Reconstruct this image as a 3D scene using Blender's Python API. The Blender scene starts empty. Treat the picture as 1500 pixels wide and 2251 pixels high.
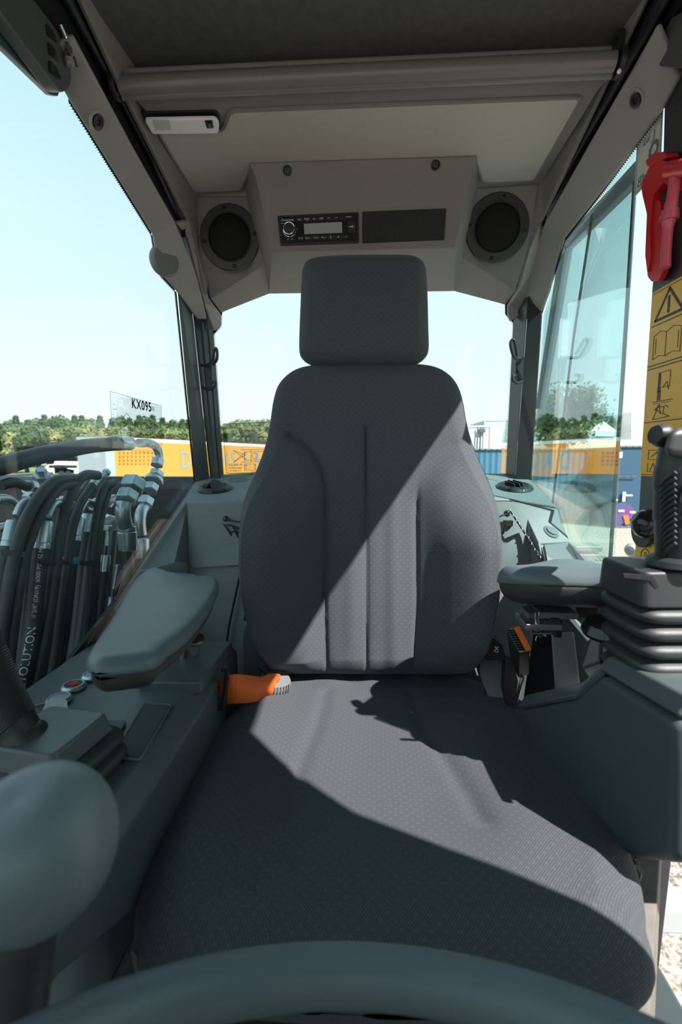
import bpy, bmesh, math, random
from mathutils import Vector, Matrix
import numpy as np
R = math.radians
PI = math.pi
random.seed(7)
sc = bpy.context.scene
COL = sc.collection

# ------------------------------------------------------------------ camera, sky, sun, exposure
PITCH, YAW = R(7.15), R(3.03)
FPX = 1000.4
cd = bpy.data.cameras.new('camera'); cam = bpy.data.objects.new('camera', cd); COL.objects.link(cam)
cd.sensor_fit = 'AUTO'; cd.sensor_width = 36; cd.lens = 16.0
cd.clip_start = 0.01; cd.clip_end = 500
cam.location = (0, 0, 0); cam.rotation_euler = (PI/2 - PITCH, 0, YAW)
cd.dof.use_dof = True; cd.dof.focus_distance = 1.0; cd.dof.aperture_fstop = 5.0
sc.camera = cam
sc.view_settings.view_transform = 'Standard'; sc.view_settings.look = 'None'
sc.view_settings.gamma = 1; sc.view_settings.use_curve_mapping = False
sc.view_settings.exposure = 0.0
try:
    sc.cycles.transparent_max_bounces = 32
    sc.cycles.max_bounces = 8
except Exception: pass

w = bpy.data.worlds.new('sky'); sc.world = w; w.use_nodes = True
wn = w.node_tree; wn.nodes.clear()
wo = wn.nodes.new('ShaderNodeOutputWorld'); wb = wn.nodes.new('ShaderNodeBackground')
tc = wn.nodes.new('ShaderNodeTexCoord'); sx = wn.nodes.new('ShaderNodeSeparateXYZ')
cr = wn.nodes.new('ShaderNodeValToRGB')
wn.links.new(tc.outputs['Generated'], sx.inputs[0]); wn.links.new(sx.outputs['Z'], cr.inputs[0])
wn.links.new(cr.outputs[0], wb.inputs[0]); wn.links.new(wb.outputs[0], wo.inputs[0])
e = cr.color_ramp.elements
e[0].position = 0.0; e[0].color = (.93, .98, 1.0, 1)
e[1].position = 1.0; e[1].color = (.22, .46, .62, 1)
for p, c in ((.12, (.90, .99, 1.0, 1)), (.38, (.74, .96, 1.0, 1)), (.65, (.52, .80, .90, 1))):
    q = e.new(p); q.color = c
wb.inputs[1].default_value = 1.12

SUN = Vector((-1, .80, -1.43)).normalized()
sd = bpy.data.lights.new('sun', 'SUN'); so = bpy.data.objects.new('sun', sd); COL.objects.link(so)
so.rotation_euler = SUN.to_track_quat('-Z', 'Y').to_euler(); so.location = (3, -2, 6)
sd.energy = 11.0; sd.angle = R(.55); sd.color = (1, .955, .90)

# ------------------------------------------------------------------ pixel to point (for measuring the photograph)
def ray(u, v):
    a = (u-750)/FPX; b = (1125.5-v)/FPX
    cp, sp = math.cos(PITCH), math.sin(PITCH)
    y = cp + b*sp; z = -sp + b*cp
    c, s = math.cos(YAW), math.sin(YAW)
    return Vector((a*c - y*s, a*s + y*c, z))
def P(u, v, Y): r = ray(u, v); return r*(Y/r.y)
def PX(u, v, X): r = ray(u, v); return r*(X/r.x)
def PZ(u, v, Z): r = ray(u, v); return r*(Z/r.z)
def PP(u, v, o, n): r = ray(u, v); return r*(Vector(o).dot(n)/r.dot(n))

# ------------------------------------------------------------------ materials
MATS = {}
def newmat(name):
    m = bpy.data.materials.new(name); m.use_nodes = True
    nt = m.node_tree; nt.nodes.clear()
    out = nt.nodes.new('ShaderNodeOutputMaterial')
    return m, nt, out
def N(nt, t, **kw):
    n = nt.nodes.new(t)
    for k, v in kw.items():
        if hasattr(n, k): setattr(n, k, v)
        else: n.inputs[k].default_value = v
    return n
def plastic(name, col, rough=.55, grain=0.0, gscale=900, metallic=0, var=.06, spec=.5):
    m, nt, out = newmat(name)
    b = N(nt, 'ShaderNodeBsdfPrincipled'); b.inputs['Roughness'].default_value = rough
    b.inputs['Metallic'].default_value = metallic; b.inputs['Specular IOR Level'].default_value = spec
    t = N(nt, 'ShaderNodeTexCoord'); n = N(nt, 'ShaderNodeTexNoise'); n.inputs['Scale'].default_value = 14
    n.inputs['Detail'].default_value = 4
    nt.links.new(t.outputs['Object'], n.inputs['Vector'])
    mx = N(nt, 'ShaderNodeMix', data_type='RGBA')
    mx.inputs[6].default_value = tuple(c*(1-var) for c in col) + (1,)
    mx.inputs[7].default_value = tuple(min(1, c*(1+var)) for c in col) + (1,)
    nt.links.new(n.outputs[0], mx.inputs[0]); nt.links.new(mx.outputs[2], b.inputs['Base Color'])
    if grain:
        g = N(nt, 'ShaderNodeTexNoise'); g.inputs['Scale'].default_value = gscale; g.inputs['Detail'].default_value = 2
        nt.links.new(t.outputs['Object'], g.inputs['Vector'])
        bp = N(nt, 'ShaderNodeBump'); bp.inputs['Strength'].default_value = grain; bp.inputs['Distance'].default_value = .0006
        nt.links.new(g.outputs[0], bp.inputs['Height']); nt.links.new(bp.outputs[0], b.inputs['Normal'])
    nt.links.new(b.outputs[0], out.inputs[0]); MATS[name] = m; return m
def metal(name, col, rough=.3): return plastic(name, col, rough, metallic=1, var=.12)
def fabric(name, col, light, spot):
    m, nt, out = newmat(name)
    b = N(nt, 'ShaderNodeBsdfPrincipled'); b.inputs['Roughness'].default_value = .85
    b.inputs['Specular IOR Level'].default_value = .25
    b.inputs['Sheen Weight'].default_value = .12; b.inputs['Sheen Roughness'].default_value = .4
    uv = N(nt, 'ShaderNodeUVMap'); s = N(nt, 'ShaderNodeSeparateXYZ'); nt.links.new(uv.outputs[0], s.inputs[0])
    def sinw(src, per, off=0.0):
        a = N(nt, 'ShaderNodeMath', operation='MULTIPLY'); a.inputs[1].default_value = 2*PI/per
        nt.links.new(src, a.inputs[0])
        a2 = N(nt, 'ShaderNodeMath', operation='ADD'); a2.inputs[1].default_value = off; nt.links.new(a.outputs[0], a2.inputs[0])
        c = N(nt, 'ShaderNodeMath', operation='SINE'); nt.links.new(a2.outputs[0], c.inputs[0]); return c.outputs[0]
    def mul(a, c):
        k = N(nt, 'ShaderNodeMath', operation='MULTIPLY'); nt.links.new(a, k.inputs[0])
        if isinstance(c, float): k.inputs[1].default_value = c
        else: nt.links.new(c, k.inputs[1])
        return k.outputs[0]
    X, Y = s.outputs[0], s.outputs[1]
    fine = mul(sinw(X, .0034), sinw(Y, .0042))
    # sparse light stitches on a coarse grid
    big = mul(sinw(X, .0136), sinw(Y, .0126))
    fr = N(nt, 'ShaderNodeMapRange'); fr.inputs[1].default_value = .45; fr.inputs[2].default_value = .95; nt.links.new(big, fr.inputs[0])
    nz = N(nt, 'ShaderNodeTexNoise'); nz.inputs['Scale'].default_value = 520; nz.inputs['Detail'].default_value = 3; nt.links.new(uv.outputs[0], nz.inputs['Vector'])
    f2 = N(nt, 'ShaderNodeMapRange'); f2.inputs[1].default_value = -1; f2.inputs[2].default_value = 1; nt.links.new(fine, f2.inputs[0])
    av = N(nt, 'ShaderNodeMath', operation='MULTIPLY_ADD'); av.inputs[1].default_value = .9; nt.links.new(nz.outputs[0], av.inputs[0]); nt.links.new(f2.outputs[0], av.inputs[2])
    av2 = mul(av.outputs[0], .55)
    mx = N(nt, 'ShaderNodeMix', data_type='RGBA'); mx.inputs[6].default_value = col+(1,); mx.inputs[7].default_value = light+(1,)
    nt.links.new(av2, mx.inputs[0])
    mx2 = N(nt, 'ShaderNodeMix', data_type='RGBA'); mx2.inputs[7].default_value = spot+(1,)
    nt.links.new(mx.outputs[2], mx2.inputs[6]); nt.links.new(mul(fr.outputs[0], .36), mx2.inputs[0])
    nt.links.new(mx2.outputs[2], b.inputs['Base Color'])
    bp = N(nt, 'ShaderNodeBump'); bp.inputs['Strength'].default_value = .55; bp.inputs['Distance'].default_value = .0007
    nt.links.new(av.outputs[0], bp.inputs['Height']); nt.links.new(bp.outputs[0], b.inputs['Normal'])
    nt.links.new(b.outputs[0], out.inputs[0]); MATS[name] = m; return m
def glass(name, tint, refl=.045, gain=.9):
    m, nt, out = newmat(name)
    tr = N(nt, 'ShaderNodeBsdfTransparent'); tr.inputs[0].default_value = tint+(1,)
    gl = N(nt, 'ShaderNodeBsdfGlossy'); gl.inputs['Roughness'].default_value = 0.0; gl.inputs[0].default_value = (1, 1, 1, 1)
    lw = N(nt, 'ShaderNodeLayerWeight'); lw.inputs[0].default_value = .5
    pw = N(nt, 'ShaderNodeMath', operation='POWER'); pw.inputs[1].default_value = 4.2; nt.links.new(lw.outputs['Facing'], pw.inputs[0])
    ma = N(nt, 'ShaderNodeMath', operation='MULTIPLY_ADD'); ma.inputs[1].default_value = gain; ma.inputs[2].default_value = refl; ma.use_clamp = True
    nt.links.new(pw.outputs[0], ma.inputs[0])
    mx = N(nt, 'ShaderNodeMixShader'); nt.links.new(ma.outputs[0], mx.inputs[0]); nt.links.new(tr.outputs[0], mx.inputs[1]); nt.links.new(gl.outputs[0], mx.inputs[2])
    nt.links.new(mx.outputs[0], out.inputs[0]); MATS[name] = m; return m
def noisy(name, c1, c2, scale=6, rough=.9, detail=6, bump=0.0, bdist=.02, contrast=(.35, .65)):
    m, nt, out = newmat(name)
    b = N(nt, 'ShaderNodeBsdfPrincipled'); b.inputs['Roughness'].default_value = rough; b.inputs['Specular IOR Level'].default_value = .2
    t = N(nt, 'ShaderNodeTexCoord'); n = N(nt, 'ShaderNodeTexNoise'); n.inputs['Scale'].default_value = scale; n.inputs['Detail'].default_value = detail
    nt.links.new(t.outputs['Object'], n.inputs['Vector'])
    mr = N(nt, 'ShaderNodeMapRange'); mr.inputs[1].default_value = contrast[0]; mr.inputs[2].default_value = contrast[1]; nt.links.new(n.outputs[0], mr.inputs[0])
    mx = N(nt, 'ShaderNodeMix', data_type='RGBA'); mx.inputs[6].default_value = c1+(1,); mx.inputs[7].default_value = c2+(1,)
    nt.links.new(mr.outputs[0], mx.inputs[0]); nt.links.new(mx.outputs[2], b.inputs['Base Color'])
    if bump:
        bp = N(nt, 'ShaderNodeBump'); bp.inputs['Strength'].default_value = bump; bp.inputs['Distance'].default_value = bdist
        nt.links.new(n.outputs[0], bp.inputs['Height']); nt.links.new(bp.outputs[0], b.inputs['Normal'])
    nt.links.new(b.outputs[0], out.inputs[0]); MATS[name] = m; return m
def corrugated(name, c1, c2, per, rough=.6):
    m, nt, out = newmat(name)
    b = N(nt, 'ShaderNodeBsdfPrincipled'); b.inputs['Roughness'].default_value = rough
    t = N(nt, 'ShaderNodeTexCoord'); wv = N(nt, 'ShaderNodeTexWave'); wv.inputs['Scale'].default_value = per; wv.bands_direction = 'X'
    nt.links.new(t.outputs['Object'], wv.inputs['Vector'])
    mx = N(nt, 'ShaderNodeMix', data_type='RGBA'); mx.inputs[6].default_value = c1+(1,); mx.inputs[7].default_value = c2+(1,)
    nt.links.new(wv.outputs[1], mx.inputs[0]); nt.links.new(mx.outputs[2], b.inputs['Base Color'])
    bp = N(nt, 'ShaderNodeBump'); bp.inputs['Strength'].default_value = .6; bp.inputs['Distance'].default_value = .04
    nt.links.new(wv.outputs[1], bp.inputs['Height']); nt.links.new(bp.outputs[0], b.inputs['Normal'])
    nt.links.new(b.outputs[0], out.inputs[0]); MATS[name] = m; return m
def mesh_cloth(name, c1, c2, scale):       # fine dotted headliner cloth
    m, nt, out = newmat(name)
    b = N(nt, 'ShaderNodeBsdfPrincipled'); b.inputs['Roughness'].default_value = .9
    t = N(nt, 'ShaderNodeTexCoord'); mp = N(nt, 'ShaderNodeMapping'); mp.inputs['Rotation'].default_value = (0, 0, R(40))
    v = N(nt, 'ShaderNodeTexVoronoi'); v.inputs['Scale'].default_value = scale; v.inputs['Randomness'].default_value = 0
    nt.links.new(t.outputs['Object'], mp.inputs[0]); nt.links.new(mp.outputs[0], v.inputs['Vector'])
    mr = N(nt, 'ShaderNodeMapRange'); mr.inputs[1].default_value = .2; mr.inputs[2].default_value = .45; nt.links.new(v.outputs[0], mr.inputs[0])
    mx = N(nt, 'ShaderNodeMix', data_type='RGBA'); mx.inputs[6].default_value = c1+(1,); mx.inputs[7].default_value = c2+(1,)
    nt.links.new(mr.outputs[0], mx.inputs[0]); nt.links.new(mx.outputs[2], b.inputs['Base Color'])
    nt.links.new(b.outputs[0], out.inputs[0]); MATS[name] = m; return m

liner = plastic('headliner_grey', (.205, .185, .182), .75, .5, 700)
trimg = plastic('pillar_trim_grey', (.31, .285, .28), .7, .6, 600)
lowg = plastic('rear_trim_grey', (.215, .245, .25), .62, .5, 800)
lowg2 = plastic('rear_trim_grey_deep', (.135, .165, .175), .62, .5, 800)
consm = plastic('console_dark', (.085, .105, .113), .34, .3, 900)
consd = plastic('console_side_dark', (.055, .075, .08), .5, .3, 900)
armm = plastic('armrest_foam', (.10, .135, .15), .42, .35, 1100)
armu = plastic('armrest_underside', (.035, .035, .037), .5, .8, 900)
black = plastic('black_plastic', (.018, .019, .021), .45, .2, 900)
blackg = plastic('black_gloss', (.012, .012, .013), .16)
rubber = plastic('black_rubber', (.028, .031, .034), .48, .2, 700)
seal = plastic('rubber_seal', (.012, .014, .016), .5)
frit = plastic('glass_edge_print', (.012, .016, .018), .35)
beige = mesh_cloth('perforated_headliner_cloth', (.27, .238, .222), (.60, .53, .495), 330)
blindm = noisy('blind_fabric', (.085, .084, .088), (.105, .104, .108), 60, .85)
barm = plastic('blind_bar_grey', (.17, .16, .16), .3)
white = plastic('white_lens', (.85, .83, .84), .25)
fab = fabric('seat_cloth', (.012, .019, .025), (.112, .118, .132), (.095, .128, .142))
orange = plastic('orange_webbing', (.85, .16, .02), .6, .6, 1500)
orangeb = plastic('orange_button', (.95, .19, .03), .4)
red = plastic('red_plastic', (.60, .02, .03), .3)
redl = plastic('pinkish_red_plastic', (.62, .09, .13), .35)
yel = plastic('yellow_sticker', (.78, .42, .02), .35)
ink = plastic('black_ink', (.015, .016, .02), .5)
inkw = plastic('white_ink', (.75, .77, .78), .5)
inkg = plastic('grey_ink', (.10, .12, .13), .5)
paper = plastic('white_sticker', (.62, .64, .62), .4)
chrome = metal('chrome', (.80, .82, .83), .12)
zinc = plastic('zinc_fitting', (.46, .53, .56), .32, metallic=.75, var=.2)
steel = metal('brushed_steel', (.42, .42, .42), .38)
hosem = plastic('hose_rubber', (.038, .045, .05), .5, .3, 500)
pillarm = plastic('painted_pillar_dark', (.05, .06, .064), .3)
pillarg = plastic('painted_pillar_grey', (.11, .125, .13), .4)
gl_clear = glass('window_glass', (.955, .99, .99), .025, .22)
gl_tint = glass('tinted_glass', (.87, .965, .96), .06, 1.0)
gl_film = glass('clear_film', (.93, .955, .955), .05, .4)
gravel = noisy('gravel', (.12, .105, .085), (.56, .50, .42), 26, .95, 10, .8, .03)
displaym = plastic('radio_display', (.34, .33, .33), .25)
teal = plastic('teal_label', (.03, .35, .42), .4)
beigek = plastic('beige_knob', (.40, .38, .34), .35)
knobm = plastic('soft_knob_grey', (.15, .19, .205), .45)
wheelm = plastic('steering_wheel_leather', (.14, .175, .19), .42)
hubm = plastic('steering_hub', (.09, .09, .093), .5)
postm = noisy('brown_grey_post', (.13, .12, .11), (.20, .18, .165), 40, .6)

# ------------------------------------------------------------------ object helpers
def wloc(o):
    v = Vector((0, 0, 0))
    while o is not None: v += o.location; o = o.parent
    return v
def tag(o, label=None, cat=None, group=None, kind=None):
    if label: o['label'] = label
    if cat: o['category'] = cat
    if group: o['group'] = group
    if kind: o['kind'] = kind
    return o
def thing(name, label, cat, loc=(0, 0, 0), group=None):
    o = bpy.data.objects.new(name, None); COL.objects.link(o); o.location = loc; o.empty_display_size = .05
    return tag(o, label, cat, group)
def obj(name, bm, mat, parent=None, bevel=0, seg=2, smooth=True, sub=0, solid=0, soff=0, sharp=35, label=None, cat=None, group=None, kind=None, recalc=True):
    me = bpy.data.meshes.new(name)
    if isinstance(bm, tuple): bm = from_vf(*bm)
    if recalc: bmesh.ops.recalc_face_normals(bm, faces=bm.faces)
    if parent is None:
        lo = Vector((min(v.co.x for v in bm.verts), min(v.co.y for v in bm.verts), min(v.co.z for v in bm.verts)))
        hi = Vector((max(v.co.x for v in bm.verts), max(v.co.y for v in bm.verts), max(v.co.z for v in bm.verts)))
        base = Vector(((lo.x+hi.x)/2, (lo.y+hi.y)/2, lo.z))
    else: base = wloc(parent)
    bmesh.ops.translate(bm, vec=-base, verts=bm.verts)
    bm.to_mesh(me); bm.free()
    me.materials.append(mat)
    if smooth:
        me.polygons.foreach_set('use_smooth', [True]*len(me.polygons))
        if not bevel and not sub: me.set_sharp_from_angle(angle=R(sharp))
    o = bpy.data.objects.new(name, me); COL.objects.link(o)
    if parent is None: o.location = base
    else: o.parent = parent
    if solid:
        md = o.modifiers.new('solid', 'SOLIDIFY'); md.thickness = solid; md.offset = soff; md.use_even_offset = True
    if bevel:
        md = o.modifiers.new('bevel', 'BEVEL'); md.width = bevel; md.segments = seg; md.limit_method = 'ANGLE'; md.angle_limit = R(25); md.harden_normals = True
    if sub:
        md = o.modifiers.new('sub', 'SUBSURF'); md.levels = sub; md.render_levels = sub
    return tag(o, label, cat, group, kind)
def from_vf(vs, fs):
    bm = bmesh.new(); vv = [bm.verts.new(v) for v in vs]
    for f in fs:
        try: bm.faces.new([vv[i] for i in f])
        except ValueError: pass
    return bm
def B(): return bmesh.new()
def add_vf(bm, vs, fs):
    vv = [bm.verts.new(v) for v in vs]
    for f in fs:
        try: bm.faces.new([vv[i] for i in f])
        except ValueError: pass
    return bm
def basis(n, up=(0, 0, 1)):
    n = Vector(n).normalized(); u = Vector(up)
    if abs(n.dot(u)) > .99: u = Vector((0, 1, 0))
    a = u.cross(n).normalized(); b = n.cross(a).normalized()
    return a, b, n
def box(bm, c, s, ax=None):
    c = Vector(c); a, b, n = ax if ax else (Vector((1, 0, 0)), Vector((0, 1, 0)), Vector((0, 0, 1)))
    vs = [c + a*(i*s[0]/2) + b*(j*s[1]/2) + n*(k*s[2]/2) for i in (-1, 1) for j in (-1, 1) for k in (-1, 1)]
    return add_vf(bm, vs, [(0, 1, 3, 2), (4, 6, 7, 5), (0, 4, 5, 1), (2, 3, 7, 6), (0, 2, 6, 4), (1, 5, 7, 3)])
def prism(bm, pts, vec):
    n = len(pts); vec = Vector(vec)
    vs = [Vector(p) for p in pts] + [Vector(p)+vec for p in pts]
    fs = [tuple(range(n)), tuple(range(2*n-1, n-1, -1))] + [(i, (i+1) % n, n+(i+1) % n, n+i) for i in range(n)]
    return add_vf(bm, vs, fs)
def hexa(bm, b4, t4):
    return add_vf(bm, list(b4)+list(t4), [(0, 1, 2, 3), (7, 6, 5, 4), (0, 4, 5, 1), (1, 5, 6, 2), (2, 6, 7, 3), (3, 7, 4, 0)])
def cat_rom(pts, n=8):
    pts = [Vector(p) for p in pts]
    if len(pts) < 3: return [pts[0].lerp(pts[1], i/n) for i in range(n+1)]
    q = [pts[0]*2-pts[1]] + pts + [pts[-1]*2-pts[-2]]
    out = []
    for i in range(1, len(q)-2):
        p0, p1, p2, p3 = q[i-1:i+3]
        for k in range(n):
            t = k/n
            out.append(.5*((2*p1) + (p2-p0)*t + (2*p0-5*p1+4*p2-p3)*t*t + (3*p1-p0-3*p2+p3)*t**3))
    out.append(pts[-1]); return out
def frames(path):
    T = []
    for i in range(len(path)):
        a = path[max(0, i-1)]; b = path[min(len(path)-1, i+1)]
        T.append((b-a).normalized())
    a, b, n = basis(T[0]); U = [a]
    for i in range(1, len(path)):
        u = U[-1] - T[i]*U[-1].dot(T[i]); U.append(u.normalized())
    return T, U, [T[i].cross(U[i]) for i in range(len(path))]
def tube(bm, path, r, seg=10, closed=False, flat=None):
    path = [Vector(p) for p in path]; n = len(path)
    rr = r if isinstance(r, (list, tuple)) else [r]*n
    T, U, V = frames(path)
    if closed:
        for i in range(n):
            T[i] = (path[(i+1) % n]-path[i-1]).normalized()
    vs = []
    for i in range(n):
        for k in range(seg):
            t = 2*PI*k/seg
            vs.append(path[i] + U[i]*(math.cos(t)*rr[i]) + V[i]*(math.sin(t)*rr[i]*(flat or 1)))
    fs = []
    m = n if closed else n-1
    for i in range(m):
        j = (i+1) % n
        for k in range(seg):
            l = (k+1) % seg
            fs.append((i*seg+k, i*seg+l, j*seg+l, j*seg+k))
    if not closed:
        fs.append(tuple(range(seg-1, -1, -1))); fs.append(tuple((n-1)*seg+k for k in range(seg)))
    return add_vf(bm, vs, fs)
def lathe(bm, prof, o, axis=(0, 0, 1), seg=28, sx=1.0, up=(0, 0, 1)):
    a, b, n = basis(axis, up); o = Vector(o); vs = []; m = len(prof)
    for (r, h) in prof:
        for k in range(seg):
            t = 2*PI*k/seg
            vs.append(o + a*(math.cos(t)*r*sx) + b*(math.sin(t)*r) + n*h)
    fs = [(i*seg+k, i*seg+(k+1) % seg, (i+1)*seg+(k+1) % seg, (i+1)*seg+k) for i in range(m-1) for k in range(seg)]
    fs.append(tuple(range(seg-1, -1, -1))); fs.append(tuple((m-1)*seg+k for k in range(seg)))
    return add_vf(bm, vs, fs)
def ring_path(c, r, axis, n=24, a0=0, a1=2*PI, up=(0, 0, 1)):
    a, b, _ = basis(axis, up)
    full = abs(a1-a0-2*PI) < 1e-6; k = n if full else n+1
    return [Vector(c)+a*(math.cos(a0+(a1-a0)*i/n)*r)+b*(math.sin(a0+(a1-a0)*i/n)*r) for i in range(k)]
def ribbon(bm, pts, w, n, th=.0004):
    """flat line of width w lying on a surface of normal n"""
    n = Vector(n).normalized()
    for p, q in zip(pts[:-1], pts[1:]):
        p, q = Vector(p), Vector(q); d = (q-p)
        if d.length < 1e-7: continue
        s = n.cross(d.normalized()).normalized()*(w/2); e2 = d.normalized()*(w*.3)
        p2, q2 = p-e2, q+e2
        hexa(bm, [p2-s, q2-s, q2+s, p2+s], [x+n*th for x in (p2-s, q2-s, q2+s, p2+s)])
def uvset(me_bm, fn): pass
def rounded(pts, r, n=4):
    """round the corners of a closed 3-D polygon"""
    out = []; m = len(pts)
    for i in range(m):
        p = Vector(pts[i]); a = Vector(pts[i-1])-p; b = Vector(pts[(i+1) % m])-p
        ra = min(r, a.length*.45); rb = min(r, b.length*.45)
        A = p+a.normalized()*ra; C = p+b.normalized()*rb
        for k in range(n+1):
            t = k/n; out.append(A*(1-t)**2 + p*2*t*(1-t) + C*t*t)
    return out
_tc = {}
def text_vf(s, size=1.0, align='CENTER', space=1.0):
    key = (s, align, space)
    if key not in _tc:
        cu = bpy.data.curves.new('t', 'FONT'); cu.body = s; cu.size = 1; cu.align_x = align; cu.align_y = 'CENTER'; cu.resolution_u = 3; cu.space_character = space
        o = bpy.data.objects.new('t', cu); COL.objects.link(o)
        dg = bpy.context.evaluated_depsgraph_get(); dg.update()
        me = bpy.data.meshes.new_from_object(o.evaluated_get(dg))
        _tc[key] = ([tuple(v.co) for v in me.vertices], [tuple(p.vertices) for p in me.polygons])
        bpy.data.objects.remove(o); bpy.data.curves.remove(cu); bpy.data.meshes.remove(me)
    vs, fs = _tc[key]
    return [(x*size, y*size) for x, y, z in vs], fs
def text_on(bm, s, o, ax, ay, size, align='CENTER', space=1.0):
    vs, fs = text_vf(s, size, align, space); o = Vector(o)
    add_vf(bm, [o+ax*x+ay*y for x, y in vs], fs)
def screw(name, c, n, parent, r=.009, mat=None, ring=None):
    bm = B(); lathe(bm, [(r*.2, .0), (r, .0), (r, .003), (r*.75, .0045), (r*.55, .0045), (r*.5, .002), (r*.1, .002)], c, n, 20)
    return obj(name, bm, mat or black, parent)
def frit_edge(bm, pts, w, n, inward):
    """printed black edge of a window: band plus two rows of dots on the glass"""
    n = Vector(n).normalized(); acc = 0
    for p, q in zip(pts[:-1], pts[1:]):
        p, q = Vector(p), Vector(q); d = q-p; L = d.length
        if L < 1e-6: continue
        t = d/L; s = n.cross(t).normalized()
        if s.dot(Vector(inward) - (p+q)/2) < 0: s = -s
        hexa(bm, [p-s*w, q-s*w, q, p], [x+n*.0006 for x in (p-s*w, q-s*w, q, p)])
        k = int(L/.0052)
        for i in range(k):
            c = p+t*((i+.5)*L/k)
            for off, h in ((.0006, .0017), (.0036, .0010)):
                cc = c+s*(off+.0006) + (t*(L/k/2) if off > .002 else Vector((0, 0, 0)))
                prs = [cc+t*h, cc+s*h, cc-t*h, cc-s*h]
                prism(bm, prs, n*.0006)

# ================================================================== OUTSIDE GROUND AND DISTANCE
GZ = -2.6
bm = B(); box(bm, (0, 90, GZ-.25), (400, 420, .5)); obj('ground', bm, gravel, kind='structure', smooth=False)
# ================================================================== CAB SHELL (the room)
# floor and lower walls of the cab
bm = B(); box(bm, (0, .55, -1.0), (1.12, 1.95, .04)); obj('floor', bm, consd, kind='structure', smooth=False)
# roof slab over the blind
bm = B(); box(bm, (0, .50, .80), (1.16, 2.05, .06)); obj('ceiling', bm, blindm, kind='structure', bevel=.01)
# side wall under the left window
wl = B(); prism(wl, [(-.535, -.5, -.98), (-.535, -.5, -.47), (-.535, .60, -.43), PX(262, 1312, -.535), PX(428, 1066, -.535), (-.535, 1.46, -.09), (-.535, 1.46, -.98)], (-.008, 0, 0))
obj('wall_left', wl, seal, kind='structure', smooth=False)
# front corner posts and unseen light-blocking panels beside the operator (door side is open behind them)
ap = B(); prism(ap, [(.53, -.50, -.98), (.53, .24, -.98), (.53, .20, -.2), (.53, .165, -.05), (.53, .11, .2), (.53, .082, .34), (.53, .09, .50), (.53, .10, .585), (.53, .80, .60), (.53, .84, .80), (.53, -.50, .80)], (.010, 0, 0))
obj('wall_right_occluder', ap, consd, kind='structure', smooth=False)  # unseen; rear edge shaped to throw the shadow across the cushion front
ff = B(); box(ff, (0, -.50, -.68), (1.12, .04, .60)); box(ff, (0, -.50, .64), (1.12, .04, .30)); obj('wall_front_blocker', ff, consd, kind='structure', smooth=False)  # unseen; sill raised and header lowered to hold back front light
for k, x in ((1, -.52), (2, .52)):
    fp = B(); box(fp, (x, -.49, .1), (.07, .06, 1.36)); obj('trim_%d' % k, fp, pillarm, kind='structure', bevel=.008)
# door sill on the right
ds = B(); box(ds, (.50, .62, -.96), (.10, .62, .05)); obj('trim_3', ds, pillarm, kind='structure', bevel=.008)

# --- headliner: flat rim around the cloth panel
Zc = .66
tl = PZ(262, 150, .70); 
# side strips of the headliner next to the black tracks, and rim
L_out = [PX(150, -30, -.452), PX(172, 0, -.452), PX(252, 172, -.452), PX(332, 330, -.452), PX(420, 505, -.452)]
hb = B()
ry = lambda v, x, z=Zc: None
lf, rf = PZ(268, 196, Zc+.012), PZ(1345, 152, Zc+.012)
lp, rp = PZ(330, 250, Zc), PZ(1298, 205, Zc)
lr, rr_ = PZ(415, 432, Zc), PZ(1186, 404, Zc)
XL, XR = -.452, .442
vs = [Vector((XL, lf.y-.02, Zc+.03)), Vector((XR, lf.y-.02, Zc+.03)),        # 0,1 front edge above the bar
      Vector((XL, lf.y, Zc+.012)), Vector((XR, lf.y, Zc+.012)),               # 2,3
      Vector((XL+.02, lp.y-.01, Zc)), Vector((XR-.02, lp.y-.01, Zc)),           # 4,5
      Vector((XL+.012, lr.y+.02, Zc)), Vector((XR-.012, lr.y+.02, Zc)),         # 6,7
      Vector((XL, 1.46, .655)), Vector((XR, 1.46, .655))]                       # 8,9
add_vf(hb, vs, [(0, 2, 3, 1), (2, 4, 5, 3), (4, 6, 7, 5), (6, 8, 9, 7)])
o = obj('ceiling_liner', hb, liner, kind='structure', solid=.012, soff=-1, bevel=.006, seg=3, recalc=False)
# side cheeks of the headliner, dropping to the tracks
for k, (X, pts) in enumerate(((-.452, [(150, -60), (172, 0), (252, 172), (332, 330), (420, 505)]), (.442, [(1462, -60), (1425, 0), (1352, 150), (1270, 320), (1190, 490)]))):
    cb = B(); low = [PX(u, v, X) for u, v in pts]
    low[0] = Vector((X, .2, low[1].z+.02))
    s = 1 if X < 0 else -1
    top = [Vector((X+.016*s, p.y, .735 if i < 3 else .68)) for i, p in enumerate(low)]
    low.append(PX(452, 650, X) if X < 0 else PX(1140, 628, X)); top.append(Vector((X+.02*s, low[-1].y, .62)))
    vs = low+top; n = len(low)
    add_vf(cb, vs, [(i, i+1, n+i+1, n+i) for i in range(n-1)])
    obj('trim_%d' % (4+k), cb, liner, kind='structure', solid=.012, soff=0, bevel=.004)
# cloth panel set into the liner
pn = [PZ(348, 292, Zc-.004), PZ(482, 290, Zc-.004), PZ(492, 285, Zc-.004), PZ(506, 246, Zc-.004), PZ(1280, 216, Zc-.004), PZ(1175, 398, Zc-.004), PZ(1062, 403, Zc-.004), PZ(1042, 345, Zc-.004), PZ(556, 362, Zc-.004), PZ(530, 420, Zc-.004), PZ(425, 423, Zc-.004)]
cb = B(); prism(cb, rounded(pn, .014), (0, 0, .008)); obj('ceiling_cloth_panel', cb, beige, kind='structure', sharp=30)
gb = B(); tube(gb, rounded([p+Vector((0, 0, .003)) for p in pn], .014), .0045, 8, closed=True)
obj('trim_6', gb, liner, kind='structure')

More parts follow.
